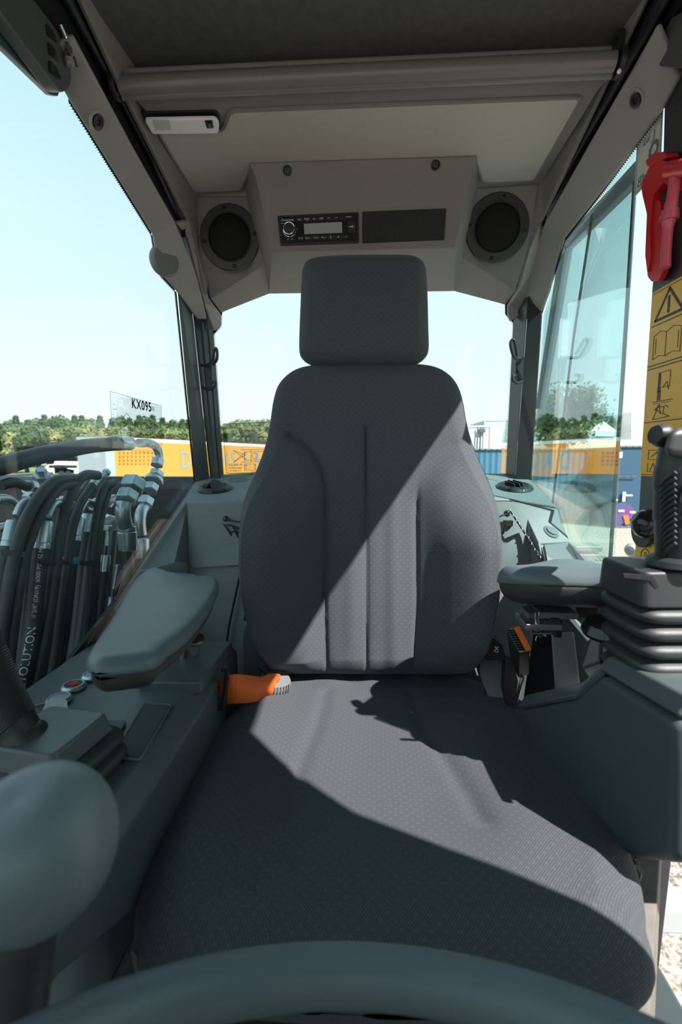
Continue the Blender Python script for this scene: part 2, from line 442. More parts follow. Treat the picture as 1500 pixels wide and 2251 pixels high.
# --- radio housing and speaker panels
T1L, T1R = PZ(553, 358, .657), PZ(1045, 343, .657)
T2L, T2R = PZ(566, 390, .632), PZ(1034, 378, .632)
Yb = 1.13
F3L, F3R = P(602, 549, Yb), P(997, 541, Yb)
Yw = 1.452
WL, WR = P(590, 634, Yw), P(1001, 625, Yw)
C1L, C1R = P(484, 684, Yw), P(1113, 666, Yw)
S1L, S1R = PZ(545, 431, .657), PZ(1046, 413, .657)
S2L, S2R = P(590, 577, 1.27), P(1006, 562, 1.27)
O1L, O1R = PZ(412, 433, .657), PZ(1184, 405, .657)
O2L, O2R = P(462, 652, 1.36), P(1135, 634, 1.36)
OmL, OmR = P(437, 560, 1.28), P(1158, 545, 1.28)
vs = [T1L, T1R, T2L, T2R, F3L, F3R, WL, WR, C1L, C1R, S1L, S1R, S2L, S2R, O1L, O1R, O2L, O2R, OmL, OmR]
fs = [(0, 2, 3, 1), (2, 4, 5, 3), (4, 6, 7, 5), (0, 10, 12, 4, 2), (1, 3, 5, 13, 11), (4, 12, 6), (5, 7, 13),
      (12, 16, 8, 6), (13, 7, 9, 17), (10, 14, 18, 16, 12), (11, 13, 17, 19, 15)]
bm = from_vf(vs, fs)
obj('ceiling_housing', bm, liner, kind='structure', solid=.006, soff=-1, bevel=.012, seg=4)
nrmL = (S2L-S1L).cross(O1L-S1L).normalized(); nrmR = (O1R-S1R).cross(S2R-S1R).normalized()
if nrmL.y > 0: nrmL = -nrmL
if nrmR.y > 0: nrmR = -nrmR

# --- sloping side rails (roof rail trims)
def strip(name, A, Bp, mat, kind='structure', solid=.012, bevel=.005, soff=0, extra=None):
    vs = list(A)+list(Bp); n = len(A)
    fs = [(i, i+1, n+i+1, n+i) for i in range(n-1)]
    if extra: vs, fs = extra(vs, fs)
    return obj(name, from_vf(vs, fs), mat, kind=kind, solid=solid, soff=soff, bevel=bevel, seg=3)
Lo = [PX(90, 110, -.52), PX(150, 215, -.52), PX(240, 360, -.52), PX(334, 512, -.52), PX(342, 560, -.522), PX(356, 604, -.522), PX(388, 640, -.52), PX(432, 700, -.505)]
Li = [PX(160, 75, -.462), PX(205, 160, -.462), PX(293, 325, -.462), PX(385, 488, -.462), PX(402, 530, -.462), PX(418, 570, -.462), PX(434, 612, -.465), PX(455, 700, -.475)]
strip('trim_7', Lo, Li, trimg)
# the inner return of the left rail down to the rear window corner
A = [PX(385, 488, -.462), PX(410, 520, -.462), PX(434, 612, -.465), PX(448, 665, -.47), P(468, 727, 1.425)]
Bq = [PX(412, 480, -.45), OmL+Vector((-.004, -.01, 0)), O2L+Vector((-.004, -.006, -.004)), P(484, 690, 1.44), P(482, 723, 1.435)]
strip('trim_8', A, Bq, trimg, bevel=.004)
Ro = [PX(1500, 165, .5), PX(1462, 236, .5), PX(1345, 395, .5), PX(1240, 528, .5), PX(1222, 590, .5), PX(1210, 640, .5), PX(1190, 690, .5)]
Ri = [PX(1450, 48, .452), PX(1425, 95, .452), PX(1300, 312, .452), PX(1200, 488, .452), PX(1183, 540, .455), PX(1170, 590, .455), PX(1148, 688, .46)]
strip('trim_9', Ro, Ri, trimg)
A = [PX(1200, 488, .452), PX(1183, 540, .455), PX(1170, 590, .455), PX(1148, 688, .46), P(1122, 706, 1.425)]
Bq = [PX(1188, 470, .442), OmR+Vector((.004, -.01, 0)), O2R+Vector((.004, -.006, -.004)), P(1116, 672, 1.44), P(1116, 694, 1.435)]
strip('trim_10', A, Bq, trimg, bevel=.004)
nBL = (C1L-WL).cross(O2L-WL).normalized(); nBL = nBL if nBL.z < 0 else -nBL
nBR = (C1R-WR).cross(O2R-WR).normalized(); nBR = nBR if nBR.z < 0 else -nBR
nT = (T1R-T1L).cross(T2L-T1L).normalized(); nT = nT if nT.y < 0 else -nT
# recessed bolts in the rails and window surround
for k, (c, n, m) in enumerate(((PX(212, 266, -.485), (.82, -.1, -.55), 0), (PX(1402, 218, .47), (-.82, -.1, -.55), 0), (PP(536, 637, C1L, nBL)+nBL*.001, nBL, 1), (PP(1055, 622, C1R, nBR)+nBR*.001, nBR, 1), (PP(633, 376, T1L, nT)+nT*.004, nT, 1), (PP(957, 364, T1L, nT)+nT*.004, nT, 1))):
    lab = ['recessed black bolt in left sloping roof rail', 'recessed black bolt in right sloping roof rail', 'small bolt under left speaker by rear window', 'small bolt under right speaker by rear window', 'left small black screw above the radio', 'right small black screw above the blank cover'][k]
    t = thing('bolt', lab, 'bolt', c)
    r = .017 if not m else .010
    b1 = B(); lathe(b1, [(r*.78, 0.001), (r, .0015), (r*1.02, .004), (r*.8, .0048), (r*.72, .002), (r*.7, .001)], c, n, 24); obj('washer', b1, trimg if k in (0, 1, 2, 3) else black, t)
    b2 = B(); lathe(b2, [(.0, .0), (r*.62, .0), (r*.62, .005), (r*.5, .006), (r*.3, .006), (r*.25, .003), (.0005, .003)], c, n, 16); obj('bolt_head', b2, black, t)
# the black tracks between rail and liner
for k, (X, A, Bq) in enumerate(((-.466, [(122, -40), (150, 12), (240, 175), (330, 345), (398, 500)], [(150, -40), (172, 2), (258, 172), (340, 335), (412, 498)]),
                          (.456, [(1488, -40), (1462, 12), (1366, 175), (1275, 330), (1190, 485)], [(1452, -40), (1430, 2), (1350, 150), (1262, 318), (1182, 480)]))):
    a = [PX(u, v, X) for u, v in A]; b = [PX(u, v, X) for u, v in Bq]
    sgn = -1 if X < 0 else 1
    strip('trim_%d' % (11+k), a, b, seal, solid=.01, bevel=0, soff=0)
for k, (c, lab) in enumerate(((PX(404, 492, -.458), 'small dark roller at the end of left roof track'), (PX(1196, 468, .449), 'small dark roller at the end of right roof track'))):
    b = B(); lathe(b, [(.004, -.006), (.011, -.006), (.012, 0), (.011, .006), (.004, .006)], c, (1, .1, 0), 18); box(b, c+Vector((0, -.004, -.018)), (.008, .008, .028)); obj('track_roller', b, blackg, label=lab, cat='roller')

# ------------------------------------------------------------------ WINDOWS
# left side window
def pane(name, pts, thick, mat, label=None): 
    b = B(); prism(b, pts, thick); return obj(name, b, mat, kind='structure', smooth=False)
XLW = -.53
lw = [Vector((XLW, -.42, -.46)), Vector((XLW, .60, -.425)), PX(262, 1312, XLW), PX(431, 1064, XLW), PX(384, 632, XLW), PX(330, 500, XLW), PX(150, 205, XLW), Vector((XLW, .5, .66)), Vector((XLW, -.42, .70))]
pane('window_1', lw, (-.005, 0, 0), gl_clear)
fb = B()
cen = Vector((XLW, .8, .2))
for seg_ in ([PX(150, 222, XLW+.003), PX(240, 368, XLW+.003), PX(332, 516, XLW+.003), PX(340, 566, XLW+.003), PX(352, 606, XLW+.003), PX(384, 640, XLW+.003), PX(427, 1062, XLW+.003), PX(262, 1312, XLW+.003), PX(180, 1440, XLW+.003)],):
    frit_edge(fb, seg_, .012, (1, 0, 0), cen)
obj('trim_13', fb, frit, kind='structure', smooth=False)
# rear window
YG = 1.458
rw = [P(488, 1056, YG), P(1118, 1052, YG), P(1135, 700, YG), P(1135, 600, YG), P(460, 600, YG), P(466, 730, YG)]
rw = [P(440, 1066, YG), P(1160, 1060, YG), P(1190, 560, YG), P(420, 560, YG)]
pane('window_2', rw, (0, .005, 0), gl_clear)
fb = B(); Yf = YG-.001
loop = [P(492, 1048, Yf), P(470, 736, Yf), P(486, 716, Yf), P(487, 684, Yf), P(592, 637, Yf), P(1000, 628, Yf), P(1112, 667, Yf), P(1112, 690, Yf), P(1130, 712, Yf), P(1113, 1044, Yf), P(492, 1048, Yf)]
frit_edge(fb, loop, .009, (0, -1, 0), Vector((0, Yf, .2)))
obj('trim_14', fb, frit, kind='structure', smooth=False)
# right rear side window: frame with glass
XR_ = .505
rwd = [PX(1168, 1058, XR_), PX(1225, 1122, XR_), PX(1240, 1190, XR_), PX(1298, 1256, XR_), PX(1342, 1300, XR_), PX(1396, 405, XR_), PX(1396, 330, XR_), PX(1248, 530, XR_), PX(1196, 690, XR_)]
pane('window_3', rwd, (.005, 0, 0), gl_tint)
fb = B()
frit_edge(fb, [PX(1460, 240, XR_-.003), PX(1345, 398, XR_-.003), PX(1243, 530, XR_-.003), PX(1225, 590, XR_-.003), PX(1192, 690, XR_-.003), PX(1168, 1056, XR_-.003), PX(1225, 1120, XR_-.003), PX(1242, 1190, XR_-.003), PX(1298, 1256, XR_-.003), PX(1340, 1300, XR_-.003)], .006, (-1, 0, 0), Vector((XR_, 1.05, .15)))
obj('trim_15', fb, frit, kind='structure', smooth=False)
# door folded back outside: steel frame and tinted glass with dark edges
dt = thing('cab_door', 'open cab door with teal tinted glass folded back outside right window', 'door', (.56, 1.3, -.3))
XD = .56
gp = [PX(1180, 1400, XD), PX(1332, 1330, XD), PX(1340, 1260, XD), PX(1396, 420, XD), PX(1396, 392, XD), PX(1250, 548, XD), PX(1150, 690, XD)]
gp = [Vector((XD, PX(1340, 1260, XD).y-.01, -.55)), PX(1340, 1260, XD), PX(1396, 395, XD), PX(1245, 548, XD), Vector((XD, 1.70, .52)), Vector((XD, 1.76, .40)), Vector((XD, 1.92, .05)), Vector((XD, 1.95, -.55))]
b = B(); prism(b, gp, (.005, 0, 0)); obj('glass', b, gl_tint, dt, smooth=False)
b = B(); tube(b, [PX(1340, 1260, XD), PX(1370, 820, XD), PX(1396, 400, XD)], .0042, 8); tube(b, [PX(1205, 1190, XD), PX(1262, 740, XD), PX(1303, 470, XD)], .0035, 8); obj('glass_edge_seal', b, seal, dt)
b = B(); hexa(b, [PX(1398, 352, XD), PX(1398, 395, XD), PX(1245, 548, XD), PX(1235, 530, XD)], [p+Vector((.02, 0, 0)) for p in (PX(1398, 352, XD), PX(1398, 395, XD), PX(1245, 548, XD), PX(1235, 530, XD))])
hexa(b, [PX(1245, 546, XD), PX(1232, 528, XD), PX(1176, 900, XD), PX(1186, 900, XD)], [p+Vector((.02, 0, 0)) for p in (PX(1245, 546, XD), PX(1232, 528, XD), PX(1176, 900, XD), PX(1186, 900, XD))])
obj('door_frame', b, plastic('door_frame_slate', (.10, .14, .165), .35), dt, bevel=.003)
b = B(); 
for pz in (0, 1, 2):
    text_on(b, '///', PX(1310+pz*3, 1238, XD-.001), Vector((0, -.4, .9)).normalized(), Vector((0, -.9, -.4)).normalized(), .03)
    break
obj('glass_marking', b, inkg, dt, smooth=False)

# pillars between side and rear windows
def pillar(name, cols, mats, lab):
    pass
tpL = [PX(386, 596, -.522), P(420, 650, 1.385), P(438, 660, 1.40), P(466, 668, 1.45)]
btL = [PX(430, 1066, -.522), P(463, 1062, 1.40), P(470, 1062, 1.41), P(492, 1056, 1.45)]
b = B(); hexa(b, [tpL[0], tpL[1], tpL[1]+Vector((-.05, .05, 0)), tpL[0]+Vector((-.01, .1, 0))], [btL[0], btL[1], btL[1]+Vector((-.05, .05, 0)), btL[0]+Vector((-.01, .1, 0))])
obj('trim_16', b, pillarg, kind='structure', bevel=.003)
b = B(); hexa(b, [tpL[1], tpL[3], tpL[3]+Vector((-.02, .02, 0)), tpL[1]+Vector((-.02, .06, 0))], [btL[1], btL[3], btL[3]+Vector((-.02, .02, 0)), btL[1]+Vector((-.02, .06, 0))])
obj('trim_17', b, pillarm, kind='structure', bevel=.003)
b = B(); tube(b, [P(443, 710, 1.39), P(476, 1056, 1.395)], .0055, 8); tube(b, [P(458, 722, 1.40), P(484, 1052, 1.41)], .004, 8); obj('trim_18', b, pillarm, kind='structure')
tpR = [PX(1194, 650, .498), P(1162, 650, 1.385), P(1150, 660, 1.40), P(1130, 665, 1.45)]
btR = [PX(1168, 1064, .498), P(1132, 1060, 1.40), P(1124, 1058, 1.41), P(1112, 1050, 1.45)]
b = B(); hexa(b, [tpR[0], tpR[1], tpR[1]+Vector((.05, .05, 0)), tpR[0]+Vector((.004, .1, 0))], [btR[0], btR[1], btR[1]+Vector((.05, .05, 0)), btR[0]+Vector((.004, .1, 0))])
obj('trim_19', b, plastic('door_pillar_black', (.025, .03, .032), .22), kind='structure', bevel=.003)
b = B(); hexa(b, [tpR[1], tpR[3], tpR[3]+Vector((.01, .02, 0)), tpR[1]+Vector((.02, .06, 0))], [btR[1], btR[3], btR[3]+Vector((.01, .02, 0)), btR[1]+Vector((.02, .06, 0))])
obj('trim_20', b, pillarm, kind='structure', bevel=.003)

# ------------------------------------------------------------------ rear trim below the window (wall_back)
Ya = 1.452
def wallpart(name, polys, mat, bevel=.006, solid=.01):
    vs = []; fs = []
    def idx(p):
        for i, q in enumerate(vs):
            if (q-p).length < 1e-5: return i
        vs.append(p); return len(vs)-1
    for pl in polys: fs.append(tuple(idx(Vector(p)) for p in pl))
    return obj(name, from_vf(vs, fs), mat, kind='structure', solid=solid, soff=-1, bevel=bevel, seg=3)
ce = P(800, 1050, Ya); cf = P(800, 1106, 1.19); lown = Vector((1, 0, 0)).cross(ce-cf).normalized()
a0, a1 = PP(486, 1050, ce, lown), PP(1118, 1047, ce, lown)
l1 = PP(430, 1066, ce, lown); l2 = PP(412, 1112, ce, lown)
l3 = PP(560, 1106, ce, lown)
m3 = PP(1060, 1106, ce, lown)
r1 = PP(1168, 1062, ce, lown); r2 = PP(1224, 1122, ce, lown); r3 = PP(1128, 1106, ce, lown)
r4 = PX(1240, 1190, .488)
q1 = P(415, 1250, 1.11); q2 = P(560, 1240, 1.11)
pk = [P(420, 1130, 1.185), P(560, 1118, 1.185), P(560, 1240, 1.12), P(420, 1249, 1.12)]
w1 = PX(300, 1262, -.515); w2 = PX(250, 1340, -.515); w3 = PX(180, 1440, -.515)
k1 = P(386, 1238, 1.02)
wallpart('wall_back', [
    [a0, ce, cf, l3, l2, l1], [ce, a1, r1, r2, r3, m3, cf],
    [l2, l3, q2, q1], [l3, cf, P(800, 1240, 1.11), q2], [cf, m3, P(1060, 1238, 1.11), P(800, 1240, 1.11)],
    [q1, q2, P(560, 1500, 1.02), P(440, 1500, 1.02)], [q2, P(800, 1240, 1.11), P(800, 1500, 1.02), P(560, 1500, 1.02)],
    [P(800, 1240, 1.11), P(1060, 1238, 1.11), P(1060, 1500, 1.02), P(800, 1500, 1.02)],
    [l1, l2, q1, k1, w1], [w1, k1, P(300, 1420, .92), w2], [q1, P(440, 1500, 1.02), P(300, 1420, .92), k1],
], lowg)
# net pocket panel, slightly proud on the left
b = B(); pts = [P(420, 1134, 1.165), P(566, 1120, 1.165), P(566, 1240, 1.09), P(420, 1250, 1.09)]
prism(b, rounded(pts, .012), (0, .02, 0)); obj('wall_back_panel_left', b, lowg2 if False else lowg, kind='structure', bevel=.004)
# lower vertical lines of side panel beside the seat
b = B(); tube(b, [P(528, 1262, 1.08), P(505, 1370, 1.04), P(488, 1480, 1.0)], .0028, 6); obj('trim_21', b, seal, kind='structure')
b = B(); prism(b, rounded([P(540, 1370, .99), P(580, 1360, .99), P(576, 1500, .97), P(536, 1500, .97), P(534, 1400, .98)], .012), (0, .02, 0)); obj('trim_22', b, lowg2, kind='structure', bevel=.004)
# right rear corner facets
s1 = P(1160, 1152, 1.12); s2 = PX(1232, 1158, .489); s3 = P(1192, 1200, 1.06); s4 = PX(1250, 1197, .488)
t1 = P(1178, 1254, 1.06); u1 = P(1096, 1240, 1.11)
wallpart('wall_back_right', [
    [r3, r2, s2, s1], [s1, s2, s4, s3], [m3, r3, s1, t1, u1], [s1, s3, t1],
    [u1, t1, P(1195, 1420, 1.0), P(1080, 1500, 1.02)],
    [s3, P(1212, 1275, 1.0), P(1205, 1420, .98), P(1195, 1420, 1.0), t1],
], lowg)
# open tray beside the window
ty = [P(1192, 1203, 1.055), PX(1252, 1198, .485), PX(1308, 1262, .485), PX(1345, 1300, .485), P(1215, 1300, .94)]
b = B()
wallpart('wall_back_tray', [[ty[0], ty[1], P(1240, 1212, 1.06), P(1200, 1214, 1.04)], [P(1200, 1214, 1.04), P(1240, 1212, 1.06), P(1282, 1262, 1.0), P(1212, 1262, .99)],
    [ty[1], ty[2], P(1282, 1262, 1.0), P(1240, 1212, 1.06)], [ty[0], P(1200, 1214, 1.04), P(1212, 1262, .99), ty[4]], [ty[2], ty[3], ty[4], P(1212, 1262, .99), P(1282, 1262, 1.0)]], lowg2, bevel=.003)

for k, pl in enumerate(([(436, 590), (492, 630), (488, 690), (472, 726), (436, 700)], [(1110, 630), (1165, 590), (1165, 700), (1126, 706), (1112, 690)])):
    b2 = B(); prism(b2, [P(u, v, 1.4535) for u, v in pl], (0, .003, 0)); obj('trim_%d' % (26+k), b2, seal, kind='structure', smooth=False)
b2 = B(); box(b2, (0, 1.06, -.74), (1.04, .02, .50)); obj('wall_back_lower', b2, consd, kind='structure', smooth=False)
# B-pillar on the door side
b = B()
XB = .50
# closing panels between the rails and the roof
for k, (X, ptz) in enumerate(((-.478, Li), (.470, Ri))):
    b2 = B(); lowp = [Vector((X, -.45, .62))] + [Vector((X, p.y, p.z+.004)) for p in ptz if p.y < 1.42] + [Vector((X, 1.455, .44))]
    prism(b2, lowp+[Vector((X, 1.455, .78)), Vector((X, -.45, .78))], (-.01 if X < 0 else .01, 0, 0)); obj('trim_%d' % (24+k), b2, seal, kind='structure', smooth=False)
o4 = [PX(1418, 200, XB), PX(1403, 700, XB), PX(1398, 1235, XB)]
fr = [Vector((XB, .735, .64)), Vector((XB, .735, .2)), Vector((XB, .71, -.45))]
pts = [PX(1462, 130, XB), PX(1457, 330, XB), PX(1446, 480, XB), PX(1432, 640, XB), PX(1396, 1240, XB), Vector((XB, .86, -.96)), Vector((XB, .76, -.96)), Vector((XB, .75, -.4)), Vector((XB, .745, .70)), Vector((XB, .80, .74))]
prism(b, pts, (.05, 0, 0)); obj('trim_23', b, plastic('door_post_navy', (.022, .024, .034), .3), kind='structure', bevel=.004)
# ================================================================== THE SEAT
def cushion(name, outline, O, A, Bx, Nn, r, front, back, detail, mat, parent, nu=110, nv=120, uvoff=(0, 0), label=None, crown=0.0):
    """closed pad: outline is a closed list of (a, b) in the pad's own plane; its rim is rolled with radius r"""
    ol = np.array(outline); O, A, Bx, Nn = map(Vector, (O, A, Bx, Nn))
    b0, b1 = ol[:, 1].min(), ol[:, 1].max()
    def warp(n):
        t = np.linspace(0, 1, n); return .5-.5*np.cos(PI*t)*(.35) - (.5-t)*.65 if False else (t*.55 + .45*(.5-.5*np.cos(PI*t)))
    tb = b0+(b1-b0)*warp(nv)
    def span(bv):
        xs = []
        for i in range(len(ol)):
            p, q = ol[i-1], ol[i]
            if (p[1]-bv)*(q[1]-bv) <= 0 and abs(p[1]-q[1]) > 1e-9:
                t = (bv-p[1])/(q[1]-p[1]); xs.append(p[0]+t*(q[0]-p[0]))
        return (min(xs), max(xs)) if xs else (0, 0)
    sw = warp(nu)
    eps = (b1-b0)*2e-4
    ab = np.zeros((nv, nu, 2))
    for j, bv in enumerate(tb):
        lo, hi = span(min(max(bv, b0+eps), b1-eps))
        ab[j, :, 0] = lo+(hi-lo)*sw; ab[j, :, 1] = bv
    pts = ab.reshape(-1, 2)
    d = np.full(len(pts), 9.0)
    for i in range(len(ol)):
        p, q = ol[i-1], ol[i]; e_ = q-p; L2 = (e_**2).sum()
        if L2 < 1e-12: continue
        t = np.clip(((pts-p)@e_)/L2, 0, 1)
        dd = np.sqrt(((pts-(p+t[:, None]*e_))**2).sum(1)); d = np.minimum(d, dd)
    k = np.clip(d/r, 0, 1); prof = np.sqrt(np.clip(1-(1-k)**2, 0, 1))
    det = detail(pts[:, 0], pts[:, 1]) if detail else 0
    wide = np.clip(d/.09, 0, 1); crn = crown*(1-(1-wide)**2)
    hf = front*prof + (det+crn)*np.clip(d/(r*.9), 0, 1)
    hb = -back*prof
    vs = []; uv = []
    n = len(pts)
    Pw = [O+A*a+Bx*b for a, b in pts]
    vs = [p+Nn*h for p, h in zip(Pw, hf)] + [p+Nn*h for p, h in zip(Pw, hb)]
    G3 = np.array([tuple(v) for v in vs[:n]]).reshape(nv, nu, 3)
    du = np.zeros((nv, nu)); du[:, 1:] = np.cumsum(np.linalg.norm(np.diff(G3, axis=1), axis=2), axis=1)
    dv = np.zeros((nv, nu)); dv[1:, :] = np.cumsum(np.linalg.norm(np.diff(G3, axis=0), axis=2), axis=0)
    mu = nu//2; mv = nv//2
    du = (du-du[:, mu:mu+1]).reshape(-1); dv = (dv-dv[mv:mv+1, :]).reshape(-1)
    bm = bmesh.new(); bv = [bm.verts.new(v) for v in vs]
    ul = bm.loops.layers.uv.new('UVMap')
    def face(ix):
        try: f = bm.faces.new([bv[i] for i in ix])
        except ValueError: return
        for l, i in zip(f.loops, ix):
            l[ul].uv = (float(du[i % n])+uvoff[0], float(dv[i % n])+uvoff[1])
    for j in range(nv-1):
        for i in range(nu-1):
            q = (j*nu+i, j*nu+i+1, (j+1)*nu+i+1, (j+1)*nu+i)
            face(q); face(tuple(n+x for x in reversed(q)))
    bmesh.ops.remove_doubles(bm, verts=bm.verts, dist=1e-6)
    return obj(name, bm, mat, parent, sharp=80, label=label)
def smooth_outline(pts, n=6):
    m = len(pts); out = []
    for i in range(m):
        p0, p1, p2, p3 = [np.array(pts[(i+k-1) % m]) for k in range(4)]
        for k in range(n):
            t = k/n
            out.append(tuple(.5*((2*p1)+(p2-p0)*t+(2*p0-5*p1+4*p2-p3)*t*t+(3*p1-p0-3*p2+p3)*t**3)))
    return out
def px_outline(px, O, A, Bx, Nn, n=5):
    O, A, Bx, Nn = map(Vector, (O, A, Bx, Nn)); out = []
    for u, v in px:
        q = PP(u, v, O, Nn)-O; out.append((q.dot(A), q.dot(Bx)))
    return smooth_outline(out, n)
sst = lambda x, a, b: (lambda t: t*t*(3-2*t))(np.clip((x-a)/(b-a), 0, 1))

seat = thing('operator_seat', 'charcoal woven cloth operator seat with headrest and bolstered backrest', 'seat', (0, .70, -.96))
# backrest plane, leaning back
BO = Vector((0, .905, -.43)); bb = Vector((0, .19, 1)).normalized(); bn = Vector((0, -1, .19)).normalized(); ba = Vector((1, 0, 0))
back_px = [(700, 805), (660, 812), (632, 828), (612, 852), (602, 885), (596, 925), (589, 965), (577, 1005), (560, 1048), (543, 1088), (533, 1130), (530, 1180), (530, 1235), (533, 1290), (541, 1335), (552, 1378), (564, 1415), (575, 1446), (590, 1468), (618, 1478),
           (700, 1479), (800, 1480), (900, 1480), (1000, 1479), (1030, 1474), (1050, 1458), (1064, 1430), (1076, 1392), (1086, 1345), (1094, 1290), (1097, 1235), (1097, 1180), (1093, 1130), (1082, 1085), (1064, 1040), (1046, 1000), (1033, 962), (1024, 925), (1018, 890), (1008, 856), (990, 830), (962, 812), (925, 804), (860, 802), (780, 803)]
def uv_of(u, v, O=BO, A=ba, Bx=bb, Nn=bn):
    q = PP(u, v, O, Nn)-O; return q.dot(A), q.dot(Bx)
sl = [uv_of(640, 965), uv_of(672, 985), uv_of(700, 1018), uv_of(715, 1060), uv_of(718, 1110), uv_of(718, 1300), uv_of(722, 1478)]
sr = [uv_of(985, 985), uv_of(950, 1010), uv_of(925, 1045), uv_of(913, 1090), uv_of(911, 1180), uv_of(911, 1330), uv_of(905, 1478)]
sm_ = [uv_of(804, 948), uv_of(806, 1478)]
def seg_dist(a, b, line):
    d = np.full(a.shape, 9.0); L = np.array(line)
    for p, q in zip(L[:-1], L[1:]):
        e_ = q-p; t = np.clip(((a-p[0])*e_[0]+(b-p[1])*e_[1])/(e_@e_), 0, 1)
        d = np.minimum(d, np.hypot(a-(p[0]+t*e_[0]), b-(p[1]+t*e_[1])))
    return d
def crm(line, n=8): return [(v.x, v.y) for v in cat_rom([(p[0], p[1], 0) for p in line], n)]
sl, sr = crm(sl), crm(sr)
def xline(b, line):
    L = np.array(line); o = np.argsort(L[:, 1]); return np.interp(b, L[o, 1], L[o, 0])
blow = uv_of(805, 1478)[1]; btop = uv_of(805, 940)[1]; bmid = uv_of(805, 1010)[1]
def det_back(a, b):
    xl, xr = xline(b, sl), xline(b, sr)
    win = 1-sst(b, bmid-.06, btop+.02)
    boL = sst(xl-a, -.004, .045); boR = sst(a-xr, -.006, .060)
    h = .018*(boL+boR)*win
    wn2 = (1-sst(b, uv_of(805, 1210)[1], uv_of(805, 1030)[1]))*sst(b, blow-.01, uv_of(805, 1380)[1])
    h += .080*(sst(xl-a, .0, .118)+sst(a-xr, .0, .118))*wn2
    wr_ = 1-sst(b, uv_of(915, 1120)[1], uv_of(930, 1060)[1])
    dl, dr, dm = seg_dist(a, b, sl), seg_dist(a, b, sr), seg_dist(a, b, sm_)
    h -= .008*np.exp(-(dl/.0045)**2) + .007*np.exp(-(dr/.0045)**2)*wr_ + .0065*np.exp(-(dm/.0035)**2)
    h -= .004*np.exp(-(dl/.018)**2) + .004*np.exp(-(dr/.018)**2)*wr_ + .003*np.exp(-(dm/.014)**2)
    # soft flutes between the seams
    c = (xl+xr)/2
    h += .004*np.exp(-((a-(c-.038))/.016)**2)*win + .004*np.exp(-((a-(c+.045))/.014)**2)*win
    # lumbar swell and gathered cloth at the foot
    h += .010*np.exp(-((b-(blow+.17))/.14)**2)*(1-.5*(boL+boR))
    h += .0022*np.sin(a*95+.6)*np.exp(-(b-blow)/.05)
    return h
bo = px_outline(back_px, BO, ba, bb, bn, 4)
backrest = cushion('backrest', bo, BO, ba, bb, bn, .042, .042, .05, det_back, fab, seat, 170, 200)
# seam ends (button) and hard shell behind
bs = B(); vsb = [(p[0]*.93, p[1]) for p in bo[::3]]
prism(bs, [BO+ba*(a+.0)+bb*(b*.97+.008)-bn*.05 for a, b in vsb], -bn*.02); obj('backrest_shell', bs, black, seat, bevel=.004)
# headrest
HO = Vector((0, 1.00, .20)); hb_ = Vector((0, .12, 1)).normalized(); hn = Vector((0, -1, .12)).normalized()
head_px = [(705, 570), (680, 577), (667, 592), (663, 625), (661, 670), (659, 720), (658, 765), (662, 785), (676, 798), (702, 806), (750, 806), (800, 806), (850, 806), (898, 805), (922, 797), (938, 783), (943, 763), (942, 720), (941, 670), (939, 620), (935, 590), (923, 575), (900, 567), (850, 566), (800, 566), (750, 567)]
ho = px_outline(head_px, HO, ba, hb_, hn, 5)
cushion('headrest', ho, HO, ba, hb_, hn, .030, .035, .035, lambda a, b: .004*np.exp(-((b-.10)/.06)**2), fab, seat, 80, 80, uvoff=(.5, .5), crown=.010)
hp = B()
for x in (-.05, .045): tube(hp, [Vector((x, 1.03, .30)), Vector((x, 1.03, .10))], .006, 10)
obj('headrest_post', hp, chrome, seat)
# seat cushion
CO = Vector((0, 0, -.475)); cn = Vector((0, .03, 1)).normalized(); cb_ = Vector((0, -1, .03)).normalized()
cush_px = [(640, 1497), (600, 1515), (570, 1540), (530, 1568), (490, 1602), (455, 1645), (425, 1700), (398, 1755), (370, 1815), (345, 1868), (322, 1925), (305, 1975), (297, 2020), (297, 2065)]
cush_r = [(1090, 1497), (1118, 1535), (1165, 1572), (1205, 1605), (1245, 1650), (1285, 1712), (1325, 1780), (1362, 1845), (1392, 1905), (1410, 1958), (1419, 2010), (1421, 2060)]
L = [PP(u, v, CO, cn)-CO for u, v in cush_px]; Rr = [PP(u, v, CO, cn)-CO for u, v in cush_r]
fl, fr_ = L[-1], Rr[-1]
front = [Vector((fl.x+.008, .378, 0)), Vector((fl.x+.026, .360, 0)), Vector((fl.x+.06, .350, 0)), Vector((-.12, .342, 0)), Vector((0, .34, 0)), Vector((.13, .343, 0)), Vector((fr_.x-.08, .352, 0)), Vector((fr_.x-.040, .364, 0)), Vector((fr_.x-.014, .384, 0))]
ring = L + front + list(reversed(Rr))
outc = smooth_outline([(p.x, Vector((0, p.y, 0)).dot(cb_)) for p in ring], 4)
def cuv(u, v): q = PZ(u, v, -.44)-CO; return (q.x, q.dot(cb_))
gl_ = crm([cuv(715, 1500), cuv(700, 1560), cuv(668, 1640), cuv(640, 1720), cuv(628, 1790)]); gr_ = crm([cuv(905, 1500), cuv(930, 1570), cuv(975, 1640), cuv(1025, 1730), cuv(1060, 1800)])
def det_c(a, b):
    dl, dr = seg_dist(a, b, gl_), seg_dist(a, b, gr_)
    h = -.006*np.exp(-(dl/.012)**2) - .006*np.exp(-(dr/.014)**2)
    h += .012*np.exp(-((np.abs(a)-.19)/.06)**2)*sst(b, -.88, -.7)*(1-sst(b, -.50, -.40))
    h -= .003*np.exp(-(a/.05)**2)*np.exp(-((b+.7)/.14)**2)
    h += .012*np.exp(-((b+.42)/.10)**2)
    h += .0018*np.sin(a*70)*np.exp(-(b+.88)/.04)
    return h
cushion('seat_cushion', outc, CO, ba, cb_, cn, .055, .040, .045, det_c, fab, seat, 170, 180, uvoff=(1.1, .2))
